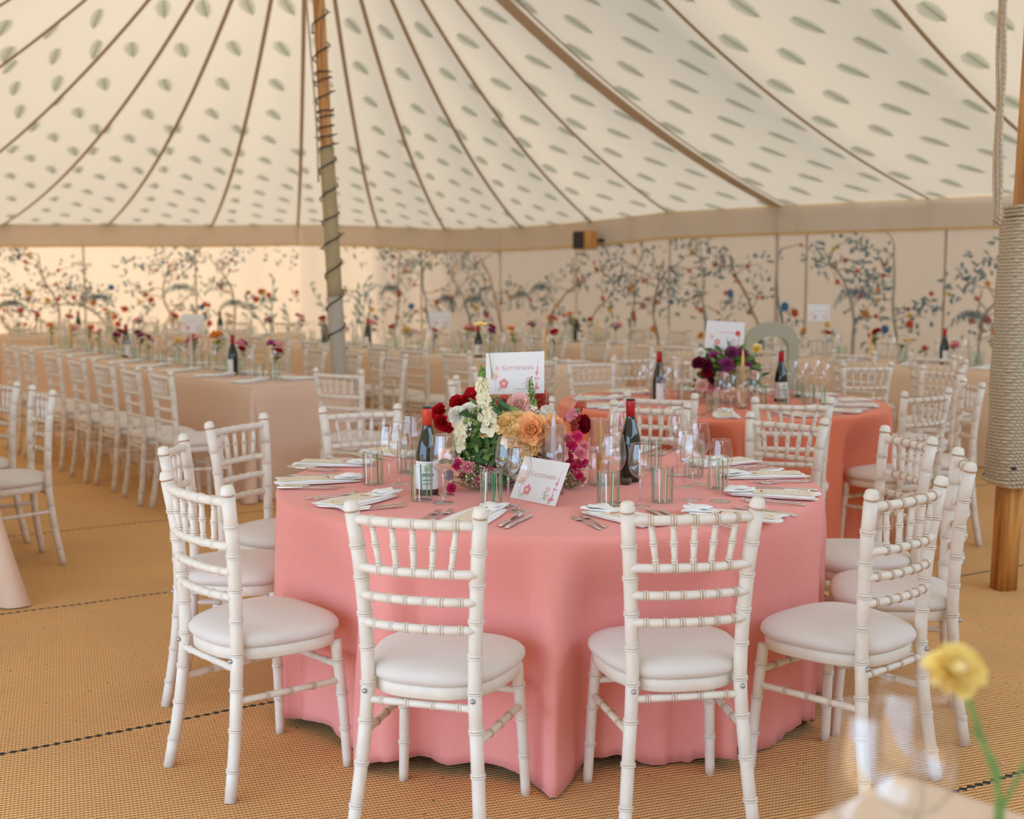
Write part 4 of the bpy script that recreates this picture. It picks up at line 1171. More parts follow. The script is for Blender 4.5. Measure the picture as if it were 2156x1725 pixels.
A('yellow_ranunculus', 1062, 893, 4.22, .042, 'yellow', RANUN); A('yellow_ranunculus', 1084, 915, 4.20, .036, 'yellow', RANUN); A('yellow_ranunculus', 1090, 882, 4.24, .030, 'yellow', RANUN)
A('yellow_ranunculus', 1076, 928, 4.19, .030, 'yellow', RANUN); A('yellow_ranunculus', 1110, 946, 4.20, .036, 'yellow', RANUN); A('yellow_ranunculus', 1017, 911, 4.22, .020, 'yellow', RANUN); A('yellow_ranunculus', 975, 912, 4.25, .020, 'yellow', RANUN)
A('pink_peony', 1094, 852, 4.28, .038, 'blush', RANUN, axis=(-.3, -1, .3)); A('pink_peony', 1104, 870, 4.27, .028, 'blush', OPEN5)
A('white_flower', 962, 873, 4.28, .030, 'white', RANUN); A('white_flower', 988, 868, 4.26, .032, 'white', RANUN); A('white_flower', 1151, 870, 4.42, .030, 'white', OPEN5); A('white_flower', 1140, 878, 4.40, .022, 'white', OPEN5)
A('red_flower', 925, 868, 4.33, .030, 'red', RANUN, axis=(-.6, -.8, .3)); A('red_flower', 931, 889, 4.30, .028, 'red', RANUN, axis=(-.7, -1, 0)); A('red_flower', 941, 899, 4.30, .022, 'red', OPEN5, axis=(-.4, -1, -.6))
A('red_flower', 966, 850, 4.36, .030, 'red', RANUN); A('red_flower', 984, 843, 4.35, .026, 'red', RANUN); A('red_flower', 993, 828, 4.36, .024, 'red', OPEN5)
A('crimson_flower', 1227, 894, 4.36, .032, 'crimson', RANUN, axis=(.9, -.7, .1)); A('salmon_flower', 1060, 850, 4.45, .030, 'salmon', RANUN); A('salmon_flower', 1133, 845, 4.5, .04, 'salmon', RANUN); A('lilac_petal_cluster', 945, 1001, 4.22, .018, 'lilac', OPEN5)
hot = [(985, 984, .018), (963, 980, .016), (974, 1004, .013), (995, 1014, .014), (951, 1029, .015), (1030, 988, .014), (967, 946, .014), (1010, 942, .011), (1003, 1010, .010), (958, 960, .012), (990, 960, .009), (1192, 962, .020), (1222, 955, .019), (1204, 940, .016), (1226, 975, .018), (1196, 925, .018), (1216, 920, .016), (1208, 985, .017), (1230, 940, .015), (1200, 978, .015), (1219, 1003, .013), (1206, 1012, .010), (1225, 1010, .009), (1190, 945, .014)]
for i, (x, y_, r) in enumerate(hot): A('spray_rose', x, y_, 4.20 + (.06 if x > 1100 else 0) + .012 * (i % 4), r * 1.15, 'hotpink' if i % 3 else 'pinkish', RANUN if r > .012 else OPEN5, seed=i)
def spike_part(name, pix, y, r0, r1, n, cols, green=.25):
    bm = bmesh.new(); spike(bm, [F_(a, b_, y) for a, b_ in pix], r0, r1, n, (0, 1), RF, green); return link(name, bm, [M['f_' + cols[0]], M[cols[1]]], FA)
spike_part('cream_snapdragon', [(1030, 900), (1020, 850), (1015, 800), (1016, 770)], 4.22, .040, .010, 60, ('cream', 'leaf2'), .26)
spike_part('cream_stock', [(1050, 885), (1045, 875), (1032, 860), (1030, 845)], 4.24, .026, .020, 24, ('cream', 'leaf2'), .05)
spike_part('cream_stock', [(965, 945), (968, 920), (975, 898), (985, 885)], 4.20, .028, .018, 30, ('cream', 'leaf2'), .05)
spike_part('green_snapdragon', [(1123, 862), (1120, 840), (1118, 815), (1117, 795)], 4.28, .020, .008, 30, ('cream', 'leaf2'), .85)
spike_part('pink_snapdragon', [(1216, 905), (1212, 880), (1220, 858), (1231, 848)], 4.44, .028, .014, 34, ('salmon', 'leaf2'), .06)
spike_part('pink_snapdragon', [(1198, 880), (1205, 872), (1218, 864)], 4.40, .022, .014, 16, ('pinkish', 'leaf2'), .05)
# tall yellow scabious and grasses
bm = bmesh.new(); P = [F_(1042, 850, 4.5), F_(1030, 745, 4.5), F_(1020, 712, 4.5), F_(1012, 690, 4.5)]; tube(bm, smooth_path(P), .0016, 6, None)
link('tall_stem', bm, M['leaf2'], FA)
bm = bmesh.new(); star(bm, F_(1012, 684, 4.5), (0, -.25, 1), .026, 0, RF, 10); bloom(bm, F_(1012, 683, 4.5), (0, -.3, 1), .012, OPEN5, 0, RF); link('tall_yellow_scabious', bm, M['f_lemon'], FA)
for pix in [[(1150, 850), (1170, 815), (1195, 790), (1222, 783)], [(1190, 870), (1215, 830), (1228, 822), (1252, 828)], [(1150, 850), (1152, 815), (1157, 800)], [(1236, 850), (1228, 832), (1215, 818), (1207, 812)], [(955, 870), (935, 862), (925, 865)], [(1010, 940), (1000, 925), (1012, 905), (1030, 900)], [(1040, 920), (1055, 930), (1062, 945)]]:
    bm = bmesh.new(); tube(bm, smooth_path([F_(a, b_, 4.36) for a, b_ in pix]), .0014, 5)
    a, b_ = pix[-1]; p = F_(a, b_, 4.36); q = F_(*pix[-2], 4.36); leafm(bm, p, p - q, .03, .008); link('grass_stem', bm, M['leaf3'], FA)
# cloud of tiny gypsophila heads: uncountable
bm = bmesh.new()
for cx_, cy_, rx, rz_, y_, n in [(1020, 975, .085, .045, 4.22, 200), (1000, 1000, .06, .04, 4.20, 150), (1205, 1010, .055, .03, 4.26, 120), (985, 1010, .06, .025, 4.2, 70), (1215, 985, .05, .03, 4.28, 60)]:
    c = F_(cx_, cy_, y_)
    for k in range(n):
        a = RF.uniform(0, 2 * pi); rr = sqrt(RF.random()); p = c + Vector((rr * rx * cos(a), RF.uniform(-.03, .04), rr * rz_ * sin(a))); p.z = max(.006, p.z)
        blob(bm, p, RF.uniform(.0022, .0042), 0, (1, 1, 1), RF.choice([0, 1, 2, 2]))
        if k % 2: tube(bm, [p, p + Vector((-p.x * .3, .05, -.02 - RF.random() * .02))], .0007, 3, [2, 2])
o = link('gypsophila', bm, [M['f_white'], M['f_pinkish'], M['leaf2']], FA); o['kind'] = 'stuff'

# ------------------------------------------------------------------ lettered cards
GL = {  # strokes of a small serif alphabet: (x0,y0,x1,y1,thickness) on a unit-high letter
 'I': (.34, [(.17, 0, .17, 1, .13), (.03, .0, .31, .0, .05), (.03, 1, .31, 1, .05)]),
 'L': (.62, [(.17, 0, .17, 1, .13), (.03, 0, .56, 0, .06), (.03, 1, .31, 1, .05), (.56, 0, .58, .24, .05)]),
 'T': (.72, [(.36, 0, .36, 1, .13), (.20, 0, .52, 0, .05), (.03, 1, .69, 1, .06), (.03, 1, .02, .78, .05), (.69, 1, .70, .78, .05)]),
 'A': (.78, [(.08, 0, .37, 1, .06), (.37, 1, .68, 0, .13), (.19, .36, .55, .36, .05), (.0, 0, .18, 0, .05), (.55, 0, .78, 0, .05)]),
 'P': (.64, [(.17, 0, .17, 1, .13), (.03, 0, .31, 0, .05), (.03, 1, .38, 1, .05), (.38, 1, .56, .88, .09), (.56, .88, .57, .64, .12), (.57, .64, .38, .48, .09), (.38, .48, .17, .48, .05)]),
 'R': (.74, [(.17, 0, .17, 1, .13), (.03, 0, .31, 0, .05), (.03, 1, .38, 1, .05), (.38, 1, .55, .88, .09), (.55, .88, .55, .66, .12), (.55, .66, .38, .52, .09), (.38, .52, .17, .52, .05), (.36, .52, .66, .02, .12), (.66, .0, .74, 0, .05)]),
 'D': (.78, [(.17, 0, .17, 1, .13), (.03, 0, .38, 0, .05), (.03, 1, .38, 1, .05), (.38, 1, .62, .85, .09), (.62, .85, .70, .5, .13), (.70, .5, .62, .15, .13), (.62, .15, .38, 0, .09)]),
 'O': (.84, [(.42, 1.02, .18, .86, .08), (.18, .86, .09, .5, .13), (.09, .5, .18, .14, .13), (.18, .14, .42, -.02, .08), (.42, -.02, .66, .14, .08), (.66, .14, .75, .5, .13), (.75, .5, .66, .86, .13), (.66, .86, .42, 1.02, .08)]),
 'G': (.84, [(.70, .78, .66, .90, .06), (.66, .90, .42, 1.02, .07), (.42, 1.02, .18, .86, .08), (.18, .86, .09, .5, .13), (.09, .5, .18, .14, .13), (.18, .14, .42, -.02, .08), (.42, -.02, .70, .10, .07), (.70, .05, .70, .42, .12), (.56, .42, .82, .42, .05)]),
}
def lettering(bm, text, x0, y0, cap, small, z=.0014, skip_first_serif=False):
    x = x0; first = True
    for ch in text:
        if ch == ' ': x += cap * .45; first = True; continue
        h_ = cap if first else small; wd, st = GL[ch]
        for a, b_, c, d, t_ in st:
            p, q = Vector((x + a * h_, y0 + b_ * h_)), Vector((x + c * h_, y0 + d * h_)); dr = (q - p); n = Vector((-dr.y, dr.x)).normalized() * t_ * h_ * .5; e = dr.normalized() * t_ * h_ * .12
            bm.faces.new([bm.verts.new((v.x, v.y, z)) for v in (p - n - e, q - n + e, q + n + e, p + n - e)])
        x += (wd + .19) * h_; first = False
    return x - x0
def text_width(text, cap, small):
    w_ = 0; first = True
    for ch in text:
        if ch == ' ': w_ += cap * .45; first = True; continue
        w_ += (GL[ch][0] + .19) * (cap if first else small); first = False
    return w_
def disc(bm, x, y, r, z, mat=0, n=10, R=None):
    bm.faces.new([bm.verts.new((x + r * (R.uniform(.75, 1.2) if R else 1) * cos(2 * pi * k / n), y + r * (R.uniform(.75, 1.2) if R else 1) * sin(2 * pi * k / n), z)) for k in range(n)]).material_index = mat
def line2(bm, pts, w_, z, mat=0):
    for a, b_ in zip(pts, pts[1:]):
        d = Vector((b_[0] - a[0], b_[1] - a[1])); n = Vector((-d.y, d.x)).normalized() * w_ / 2
        bm.faces.new([bm.verts.new((p[0] + s_ * n.x, p[1] + s_ * n.y, z)) for p, s_ in ((a, 1), (a, -1), (b_, -1), (b_, 1))]).material_index = mat
def build_card(name, label, W_, H_, loc_mat, text=True, parent=None):
    t = thing(name, label, 'table sign'); t.matrix_world = loc_mat; R = random.Random(7)
    bm = bmesh.new(); box(bm, (-W_ / 2, 0, 0), (W_ / 2, H_, .0012)); link('card', bm, M['card'], t, False)
    mats = [M['ink_pink'], M['ink_pale'], M['ink_green'], M['ink_yellow'], M['ink_red']]
    if text:
        cap, sm_ = .0160, .0123; tw = text_width('IL GATTOPARDO', cap, sm_)
        bm = bmesh.new(); lettering(bm, 'IL GATTOPARDO', -tw / 2, H_ * .575, cap, sm_); link('lettering', bm, M['ink_red'], t, False)
    else:
        bm = bmesh.new(); line2(bm, [(-.055, H_ * .60), (.05, H_ * .60)], .006, .0014); link('lettering', bm, M['ink_pale'], t, False)
    z = .0015
    bm = bmesh.new()   # tulip and its stem
    for k in range(5):
        a = 2 * pi * k / 5 + .3; disc(bm, -.042 + .010 * cos(a), H_ * .25 + .011 * sin(a), .009, z + k * .00003, 0, 9, R)
    disc(bm, -.042, H_ * .25, .006, z + .0004, 3, 8, R); line2(bm, [(-.042, H_ * .18), (-.044, 0.004)], .0012, z, 2)
    disc(bm, -.058, H_ * .12, .005, z, 2, 8, R); link('printed_tulip', bm, mats, t, False)
    bm = bmesh.new()   # yellow poppy
    for k in range(5):
        a = 2 * pi * k / 5; disc(bm, -.077 + .009 * cos(a), H_ * .44 + .008 * sin(a), .008, z + k * .00003, 3 if k % 2 else 1, 9, R)
    disc(bm, -.077, H_ * .44, .003, z + .0004, 2, 8, R); line2(bm, [(-.077, H_ * .38), (-.072, H_ * .05)], .001, z, 2); link('printed_poppy', bm, mats, t, False)
    bm = bmesh.new()   # foxglove spray with leaves
    line2(bm, [(.088, H_ * .80), (.084, H_ * .5), (.078, .006)], .0012, z, 0)
    for k in range(26):
        f = R.random(); x = .086 - .008 * f + R.uniform(-.010, .010) * (.3 + f); y = H_ * (.62 - .52 * f); disc(bm, x, y, .0022 + .0028 * f, z + .0002 + k * .00001, R.choice([0, 1, 0]), 7, R)
    for k in range(14): disc(bm, .055 + R.uniform(-.022, .02), R.uniform(.006, H_ * .26), R.uniform(.003, .006), z + .00003 * k, R.choice([2, 2, 1]), 8, R)
    for k in range(5): disc(bm, .052 + .006 * cos(k * 1.26), H_ * .33 + .006 * sin(k * 1.26), .0055, z + .0006 + .00002 * k, 1, 8, R)
    link('printed_foxgloves', bm, mats, t, False)
    return t
def frame_mat(BL, BR, TL):
    x = (BR - BL).normalized(); y = (TL - BL); y = (y - x * y.dot(x)).normalized(); z = x.cross(y)
    return Matrix.Translation((BL + BR) / 2) @ Matrix((x, y, z)).transposed().to_4x4()
# upper card in its clear stand, held above the flowers
BL, BR = at(1031, 831, y=4.56), at(1151, 828, y=4.50); TL = at(1016, 742, y=4.60)
BL, BR, TL = at(1019, 831, y=4.50), at(1150, 828, y=4.43), at(1016, 742, y=4.53)
build_card('table_sign', 'upright white sign reading Il Gattopardo raised above the flower arrangement', .222, .152, frame_mat(BL, BR, TL))
mid = (BL + BR) / 2; st = thing('sign_holder', 'clear rod stand with a wire ring holding the upper white sign', 'sign holder', (mid.x, mid.y + .03, TZ))
bm = bmesh.new(); tube(bm, [(0, 0, 0.004), (0, 0, mid.z - TZ - .012)], .003, 8); link('rod', bm, M['acrylic'], st)
bm = bmesh.new(); lathe(bm, [(.04, .0), (.04, .004), (.0, .005)], 24); link('base', bm, M['acrylic'], st)
bm = bmesh.new(); tube(bm, [(.012 + .017 * cos(2 * pi * k / 24), -.045, mid.z - TZ + .004 + .017 * sin(2 * pi * k / 24)) for k in range(25)], .0009, 6); link('wire_ring', bm, M['steel'], st)
bm = bmesh.new(); tube(bm, [(0, 0, mid.z - TZ - .013), (.012, -.045, mid.z - TZ - .013)], .0012, 6); link('clip', bm, M['steel'], st)
# lower card leaning against a glass
BL, BR = at(1074, 1048, z=TZ + .001), at(1169, 1067, z=TZ + .001)
best = None
for i in range(400):
    p = at(1107, 957, y=3.9 + i * .002); e = abs((p - BL).length - .152) + .6 * abs((p - BL).normalized().dot((BR - BL).normalized()))
    if best is None or e < best[0]: best = (e, p)
build_card('table_sign', 'lower white Il Gattopardo card leaning behind the wine glasses, tilted on the cloth', (BR - BL).length, .150, frame_mat(BL, BR, best[1]))

# ------------------------------------------------------------------ what stands on the pink table
def on(px, py, z=TZ): return at(px, py, z=z)
TT = 'pink table'
GW = 'wine glasses on the pink table'
WG = [(820, 1031, 0, 'left group, front'), (842, 1020, 0, 'left group, behind the first'), (866, 1000, 0, 'left group, beside the red-capped bottle'), (880, 990, 1, 'left group, farthest back'),
      (933, 1059, 0, 'in front of the left bottle'), (938, 1043, 1, 'just behind the one at the left bottle'), (1070, 1066, 0, 'left of two before the leaning sign'), (1094, 1077, 1, 'right of two before the leaning sign'),
      (1290, 1060, 0, 'left of the crimson-capped bottle'), (1347, 1068, 1, 'small one in front of the crimson-capped bottle'), (1457, 1054, 0, 'large one right of centre'), (1516, 1056, 1, 'rightmost near the folded napkins'),
      (1439, 1027, 1, 'behind the large right one'), (1469, 1021, 0, 'back right, before the facing chair'), (1425, 1000, 0, 'back right, farthest'), (1312, 990, 0, 'behind the crimson-capped bottle'), (1296, 975, 1, 'farthest back behind the yellow candle')]
for px, py, k, wh in WG:
    place(wine2 if k else wine, 'empty stemmed wine glass on the pink table, ' + wh, on(px, py), RF.uniform(0, 6), GW)
TB = [(786, 1020, 'at the far left'), (856, 995, 'behind the red-capped bottle at left'), (888, 1054, 'in front of the left bottle label'), (1034, 1066, 'left of the leaning sign'), (1280, 1070, 'below the left right-hand wine glass'), (1394, 1058, 'between the two right glasses groups'), (1512, 1030, 'at the far right'), (1461, 1004, 'behind the right wine glasses'), (1372, 990, 'behind the crimson-capped bottle')]
for px, py, wh in TB: place(tumb, 'green and white striped tumbler on the pink table, ' + wh, on(px, py), RF.uniform(0, 6), 'striped tumblers on the pink table')
place(bot, 'wine bottle with orange-red cap and white label, left on the pink table', on(900, 1041), .15)
place(bot2, 'wine bottle with crimson cap right of the flowers on the pink table', on(1326, 1014), 2.6)
c1 = on(1165, 1040); c2 = on(1261, 1020); c3 = on(1010, 985)
place(cyl_l, 'clear glass cylinder around the lilac candle, before the arrangement', (c1.x, c1.y, TZ), 0)
place(cyl_l, 'clear glass cylinder around the yellow candle, right of the arrangement', (c2.x, c2.y, TZ), 0)
place(cyl_l, 'clear glass cylinder half hidden behind the cream snapdragon', (c3.x - .02, c3.y, TZ + .001), 0, scale=1.15)
def candle(m, hh, loc, label, group=None):
    t = build_candle(M[m], hh); t.location = loc; t['label'] = label
    if group: t['group'] = group
    return t
candle('c_lilac', .265, (c1.x, c1.y, TZ + .007), 'lilac taper candle in a glass cylinder before the sign')
candle('c_yellow', .225, (c2.x + .004, c2.y, TZ + .007), 'ochre yellow taper candle in the glass cylinder right of the flowers')
candle('c_yellow', .20, (at(1136, 1010, z=TZ).x, 4.42, TZ), 'thin yellow taper candle between the orange rose and the lilac candle')
d = on(1317, 1020); t = thing('pepper_dish', 'tiny glass dish of pepper beside the crimson-capped bottle', 'dish', d)
bm = bmesh.new(); lathe(bm, [(.0, .002), (.020, .0), (.023, .004), (.024, .026), (.022, .026), (.021, .006), (.0, .005)], 20, cap=False); link('dish', bm, M['glass2'], t)
bm = bmesh.new(); lathe(bm, [(.0205, .006), (.0208, .018), (.010, .020), (.0, .0205)], 20); link('peppercorns', bm, M['pepper'], t)

# place settings: a folded napkin with a menu on it, two forks, two knives
def setting(p, rz, wh, seed, tname, gsuf, full=True, z=TZ, tilt=0.0):
    """p: centre of the napkin, rz: direction towards the middle of the table"""
    cx_, sx_ = cos(rz), sin(rz)
    def L(x, y): return (p.x + cx_ * x - sx_ * y, p.y + sx_ * x + cx_ * y, z + .001)
    a = rz + tilt
    place(naps[seed % 3], 'folded white napkin on the %s, %s' % (tname, wh), L(0, 0), a, 'napkins ' + gsuf)
    m = place(menu, 'cream menu card on the napkin on the %s, %s' % (tname, wh), (L(-.03, 0)[0], L(-.03, 0)[1], z + .0150), a + .06, 'menus ' + gsuf)
    if full:
        for i, (dx, dy) in enumerate(((-.01, .115), (-.03, .145))): place(fork, '%s fork on the %s, %s' % (('inner', 'outer')[i], tname, wh), L(dx, dy), rz + .05 * i, 'forks ' + gsuf)
        for i, (dx, dy) in enumerate(((.0, -.115), (-.02, -.145))): place(knife, '%s knife on the %s, %s' % (('inner', 'outer')[i], tname, wh), L(dx, dy), rz - .04 * i, 'knives ' + gsuf)
PS = [((703, 980), 'back left place', .25), ((668, 1016), 'far left place', .2), ((757, 1058), 'front left place', .35), ((1002, 1093), 'left front centre place', -.05), ((1320, 1094), 'right front centre place', .35), ((1548, 1090), 'front right place', .45),
      ((1628, 1045), 'far right place', .05), ((1610, 1005), 'right place second from back', .0), ((1520, 978), 'back right place', 0), ((830, 958), 'far back left place', 0), ((1330, 952), 'back place right of the flowers', 0), ((1150, 948), 'back place behind the flowers', 0)]
for i, ((px, py), wh, tl) in enumerate(PS):
    p = on(px, py); rz = atan2(T1c.y - p.y, T1c.x - p.x); setting(p, rz, wh, i, TT, 'on the pink table', True, TZ, tl)

# ------------------------------------------------------------------ coral table
px_ = [(1500, 868), (1724, 856), (1650, 860), (1600, 858), (1700, 852), (1440, 850), (1380, 846), (1475, 838), (1570, 840), (1680, 838)]
for i, (a, b_) in enumerate(px_): place(tumb, 'blurred striped tumbler on the coral table, %s from the left' % ORD[sorted(px_).index((a, b_))], on(a, b_), i, 'striped tumblers on the coral table')
px_ = [(1538, 880), (1520, 872), (1350, 848), (1366, 840), (1402, 855), (1425, 846), (1690, 842), (1668, 836), (1735, 845), (1715, 834), (1620, 830), (1590, 872)]
for i, (a, b_) in enumerate(px_): place(wine, 'blurred wine glass on the coral table, %s from the left' % ORD[sorted(px_).index((a, b_))], on(a, b_), i, 'wine glasses on the coral table')
place(bot2, 'wine bottle with red cap left of the bouquet on the coral table', on(1387, 848), 1.2)
place(bot2, 'wine bottle with crimson cap right of the bouquet on the coral table', on(1643, 846), .4)
for i, (a, deg) in enumerate([(1400, 200), (1, 236), (1, 262), (1, 292), (1, 316), (1, 341), (1, 5), (1, 30), (1, 60), (1, 95), (1, 130), (1, 165)]):
    an = math.radians(deg); p = T2c + Vector((cos(an), sin(an), 0)) * .74
    setting(p, an + pi, '%s place anticlockwise from the left' % ORD[i], i, 'coral table', 'on the coral table')
fc2 = Vector((at(1520, 840, z=TZ).x, 7.25, TZ))
FB = thing('flower_arrangement', 'bouquet of magenta, plum and yellow flowers on the coral table', 'flowers', fc2)
def B_(px, py, y=7.2): return at(px, py, y=y) - fc2
bm = bmesh.new(); lathe(bm, [(.0, .0), (.055, .0), (.07, .02), (.075, .07), (.07, .07), (.0, .02)], 24, cap=False); link('low_bowl', bm, M['glass2'], FB)
bm = bmesh.new(); R = random.Random(8)
for k in range(480):
    a = R.uniform(0, 2 * pi); e = R.uniform(-.3, 1.3); rr = R.uniform(.05, .16)
    p = Vector((rr * cos(a) * cos(e), rr * sin(a) * cos(e), .13 + rr * sin(e) * 1.1)); leafm(bm, p, (cos(a), sin(a), R.uniform(-.4, .9)), R.uniform(.04, .09), R.uniform(.02, .035), (R.uniform(-.6, .6), -1, .5), R.choice([0, 0, 1]))
for x, y_ in [(1538, 718), (1500, 735), (1588, 745), (1460, 760)]: tube(bm, [(0, 0, .1), tuple(B_(x, y_))], .002, 5, [1, 1])
link('foliage', bm, [M['leaf'], M['leaf2']], FB)
for i, (nm, x, y_, r, c) in enumerate([('magenta_flower', 1540, 745, .042, 'magenta'), ('magenta_flower', 1562, 748, .036, 'magenta'), ('magenta_flower', 1530, 768, .04, 'magenta'), ('magenta_flower', 1505, 752, .032, 'magenta'), ('magenta_flower', 1520, 790, .036, 'pinkish'),
        ('plum_flower', 1470, 765, .036, 'plum'), ('plum_flower', 1490, 770, .034, 'plum'), ('plum_flower', 1488, 785, .03, 'crimson'), ('plum_flower', 1505, 798, .04, 'plum'), ('plum_flower', 1525, 808, .035, 'plum'), ('yellow_flower', 1562, 783, .045, 'lemon'), ('yellow_flower', 1545, 786, .03, 'lemon'),
        ('pink_carnation', 1498, 815, .035, 'pinkish'), ('pink_carnation', 1478, 812, .038, 'blush'), ('red_carnation', 1492, 824, .028, 'hotpink'), ('cream_flower', 1475, 745, .03, 'white'), ('cream_flower', 1593, 735, .028, 'lemon'), ('cream_flower', 1588, 790, .026, 'blush'), ('white_button', 1583, 818, .016, 'white'), ('lilac_flower', 1575, 770, .02, 'magenta')]):
    bm = bmesh.new(); p = B_(x, y_, 7.12 if y_ > 760 else 7.2); bloom(bm, (0, 0, 0), (p.x, -1, .4), r, RANUN, 0, random.Random(i)); o = link(nm, bm, M['f_' + c], FB); o.location = p
bm = bmesh.new(); spike(bm, [B_(1537, 770), B_(1535, 740), B_(1532, 712)], .028, .008, 24, (0, 1), R, .3); link('magenta_spike', bm, [M['f_magenta'], M['leaf2']], FB)
BL, BR, TL = at(1484, 733, y=7.36), at(1564, 738, y=7.30), at(1487, 675, y=7.38)
tsg = build_card('table_sign', 'white flower-printed sign standing above the bouquet on the coral table', .225, .165, frame_mat(BL, BR, TL), False)
bm = bmesh.new(); disc(bm, .075, .098, .016, .0021, 0, 12); o = link('printed_red_flower', bm, M['foil'], tsg, False)
md = (BL + BR) / 2; st = thing('sign_holder', 'clear rod stand under the white sign on the coral table', 'sign holder', (md.x, md.y + .02, TZ))
bm = bmesh.new(); tube(bm, [(0, 0, .004), (0, 0, md.z - TZ - .004)], .003, 8); link('rod', bm, M['acrylic'], st)
bm = bmesh.new(); lathe(bm, [(.04, .0), (.04, .004), (.0, .005)], 20); link('base', bm, M['acrylic'], st)
p = on(1562, 858); candle('c_yellow', .33, p, 'ochre yellow taper candle standing beside the coral table bouquet')
p = on(1636, 834); candle('c_pink', .32, p, 'pale pink taper candle behind the crimson-capped bottle on the coral table')
p = on(1483, 836); candle('c_blue', .30, p, 'pale blue taper candle left of the coral table bouquet')
for px, py, wh in [(1562, 860, 'around the ochre candle'), (1425, 835, 'left of the bouquet'), (1636, 836, 'around the pale pink candle')]:
    p = on(px, py); place(cyl_l, 'clear glass cylinder on the coral table, ' + wh, (p.x, p.y, TZ), 0, 'glass cylinders on the coral table')
def bud_vase(cols, name='bud_vase', hgt=.12, seed=0, big=1.0):
    """small glass vase with a few stems, each blossom its own part"""
    t = thing(name, 'vase', 'vase of flowers'); R = random.Random(seed)
    bm = bmesh.new(); lathe(bm, [(.0, .004), (.024, .0), (.030, .008), (.030, .05), (.018, .075), (.014, .095), (.017, .105)], 20, cap=False); link('vase', bm, M['glass2'], t)
    bm = bmesh.new(); bms = []
    for i, c in enumerate(cols):
        a = R.uniform(0, 6.3); p = Vector((.05 * cos(a) * (.4 + .2 * i), .04 * sin(a) * (.4 + .2 * i), .105 + hgt * R.uniform(.3, 1.0)))
        tube(bm, [(0, 0, .01), (0, 0, .1), tuple(p)], .0018, 5)
        for k in range(3): leafm(bm, Vector((0, 0, .1)).lerp(p, .3 + .2 * k), (R.uniform(-1, 1), R.uniform(-1, 1), .4), .05 * big, .02)
        bms.append((c, p, R.uniform(.022, .040) * big))
    link('stems', bm, M['leaf2'] if seed % 2 else M['leaf'], t)
    for c, p, r in bms:
        b2_ = bmesh.new(); bloom(b2_, (0, 0, 0), (p.x * 6, p.y * 6 - .5, 1), r, R.choice([ROSE, RANUN, OPEN5]), 0, R); o = link('blossom', b2_, M['f_' + c], t); o.location = p
    return t
VS = [bud_vase(('blush', 'blush', 'white'), seed=1, big=1.3), bud_vase(('crimson', 'magenta', 'leafy' if 0 else 'cream'), seed=2), bud_vase(('yellow', 'orange', 'white'), seed=3, big=1.1), bud_vase(('lilac', 'white', 'pinkish'), seed=4),
      bud_vase(('salmon', 'orange', 'blush'), seed=5, big=1.1), bud_vase(('red', 'cream'), seed=6), bud_vase(('white', 'white', 'yellow', 'blush'), seed=7, big=1.3), bud_vase(('magenta', 'red', 'pinkish'), seed=8, big=1.1)]
VN = ['pale pink peonies', 'dark crimson and cream blooms', 'yellow and orange roses', 'lilac and white stems', 'salmon and orange dahlias', 'red and cream blooms', 'white and blush roses', 'magenta and red blooms']
place(VS[1], 'small vase with dark blooms and greenery right of the coral table bouquet', on(1583, 846), 1)

# ------------------------------------------------------------------ dressing of the long tables
def dress(T, n, sides=(1, -1), seed=1, vases=6, bottles=(1.3,), cands=((2.0, 'c_yellow'),), x0=.45, dx=.62, near_full=3):
    R = random.Random(seed); g = ' on ' + T.name
    for sd in sides:
        nm = {1: 'left', -1: 'right'}[sd] if T.name not in ('the right wall table', 'the back left table') else {1: 'near', -1: 'wall'}[sd]
        for i in range(n):
            x = x0 + dx * i; p = T.w(x, sd * (T.W / 2 - .19)); rz = T.a + (-pi / 2 if sd > 0 else pi / 2)
            wh = '%s along the %s side' % (ORD[i], nm)
            tn = T.name.replace('the ', '', 1)
            place(naps[i % 3], 'white napkin on the %s, %s' % (tn, wh), (p.x, p.y, TZ + .001), rz + R.uniform(-.4, .4), 'napkins' + g)
            q = T.w(x + .13, sd * (T.W / 2 - .33)); place(tumb, 'striped tumbler on the %s, %s' % (tn, wh), (q.x, q.y, TZ + .001), R.uniform(0, 6), 'tumblers' + g)
            q = T.w(x + .21, sd * (T.W / 2 - .30)); place(wine, 'wine glass on the %s, %s' % (tn, wh), (q.x, q.y, TZ + .001), R.uniform(0, 6), 'wine glasses' + g)
    tn = T.name.replace('the ', '', 1)
    for i in range(vases):
        x = .22 + (T.L - .5) * (i + R.uniform(.1, .6)) / vases; k = R.randrange(8); q = T.w(x, R.uniform(-.06, .06))
        place(VS[k], 'vase of %s on the %s, %s from near end' % (VN[k], tn, ORD[i]), (q.x, q.y, TZ + .001), R.uniform(0, 6), 'bud vases' + g, scale=R.uniform(1.0, 1.35))
    for i, x in enumerate(bottles):
        q = T.w(x, R.uniform(-.1, .1)); place(bot2, 'red-capped wine bottle on the %s, %s from near end' % (tn, ORD[i]), (q.x, q.y, TZ + .001), R.uniform(0, 6), 'wine bottles' + g)
    for i, (x, m) in enumerate(cands):
        q = T.w(x, R.uniform(-.1, .1)); candle(m, .30, (q.x, q.y, TZ + .001), '%s taper candle on the %s, %s from near end' % ({'c_yellow': 'ochre', 'c_lilac': 'lilac', 'c_pink': 'pale pink', 'c_blue': 'pale blue'}[m], tn, ORD[i]), 'candles' + g)
dress(LT3, 9, seed=2, vases=12, bottles=(1.12, 3.6), cands=((.75, 'c_yellow'), (1.75, 'c_lilac'), (3.2, 'c_blue'), (4.9, 'c_yellow')))
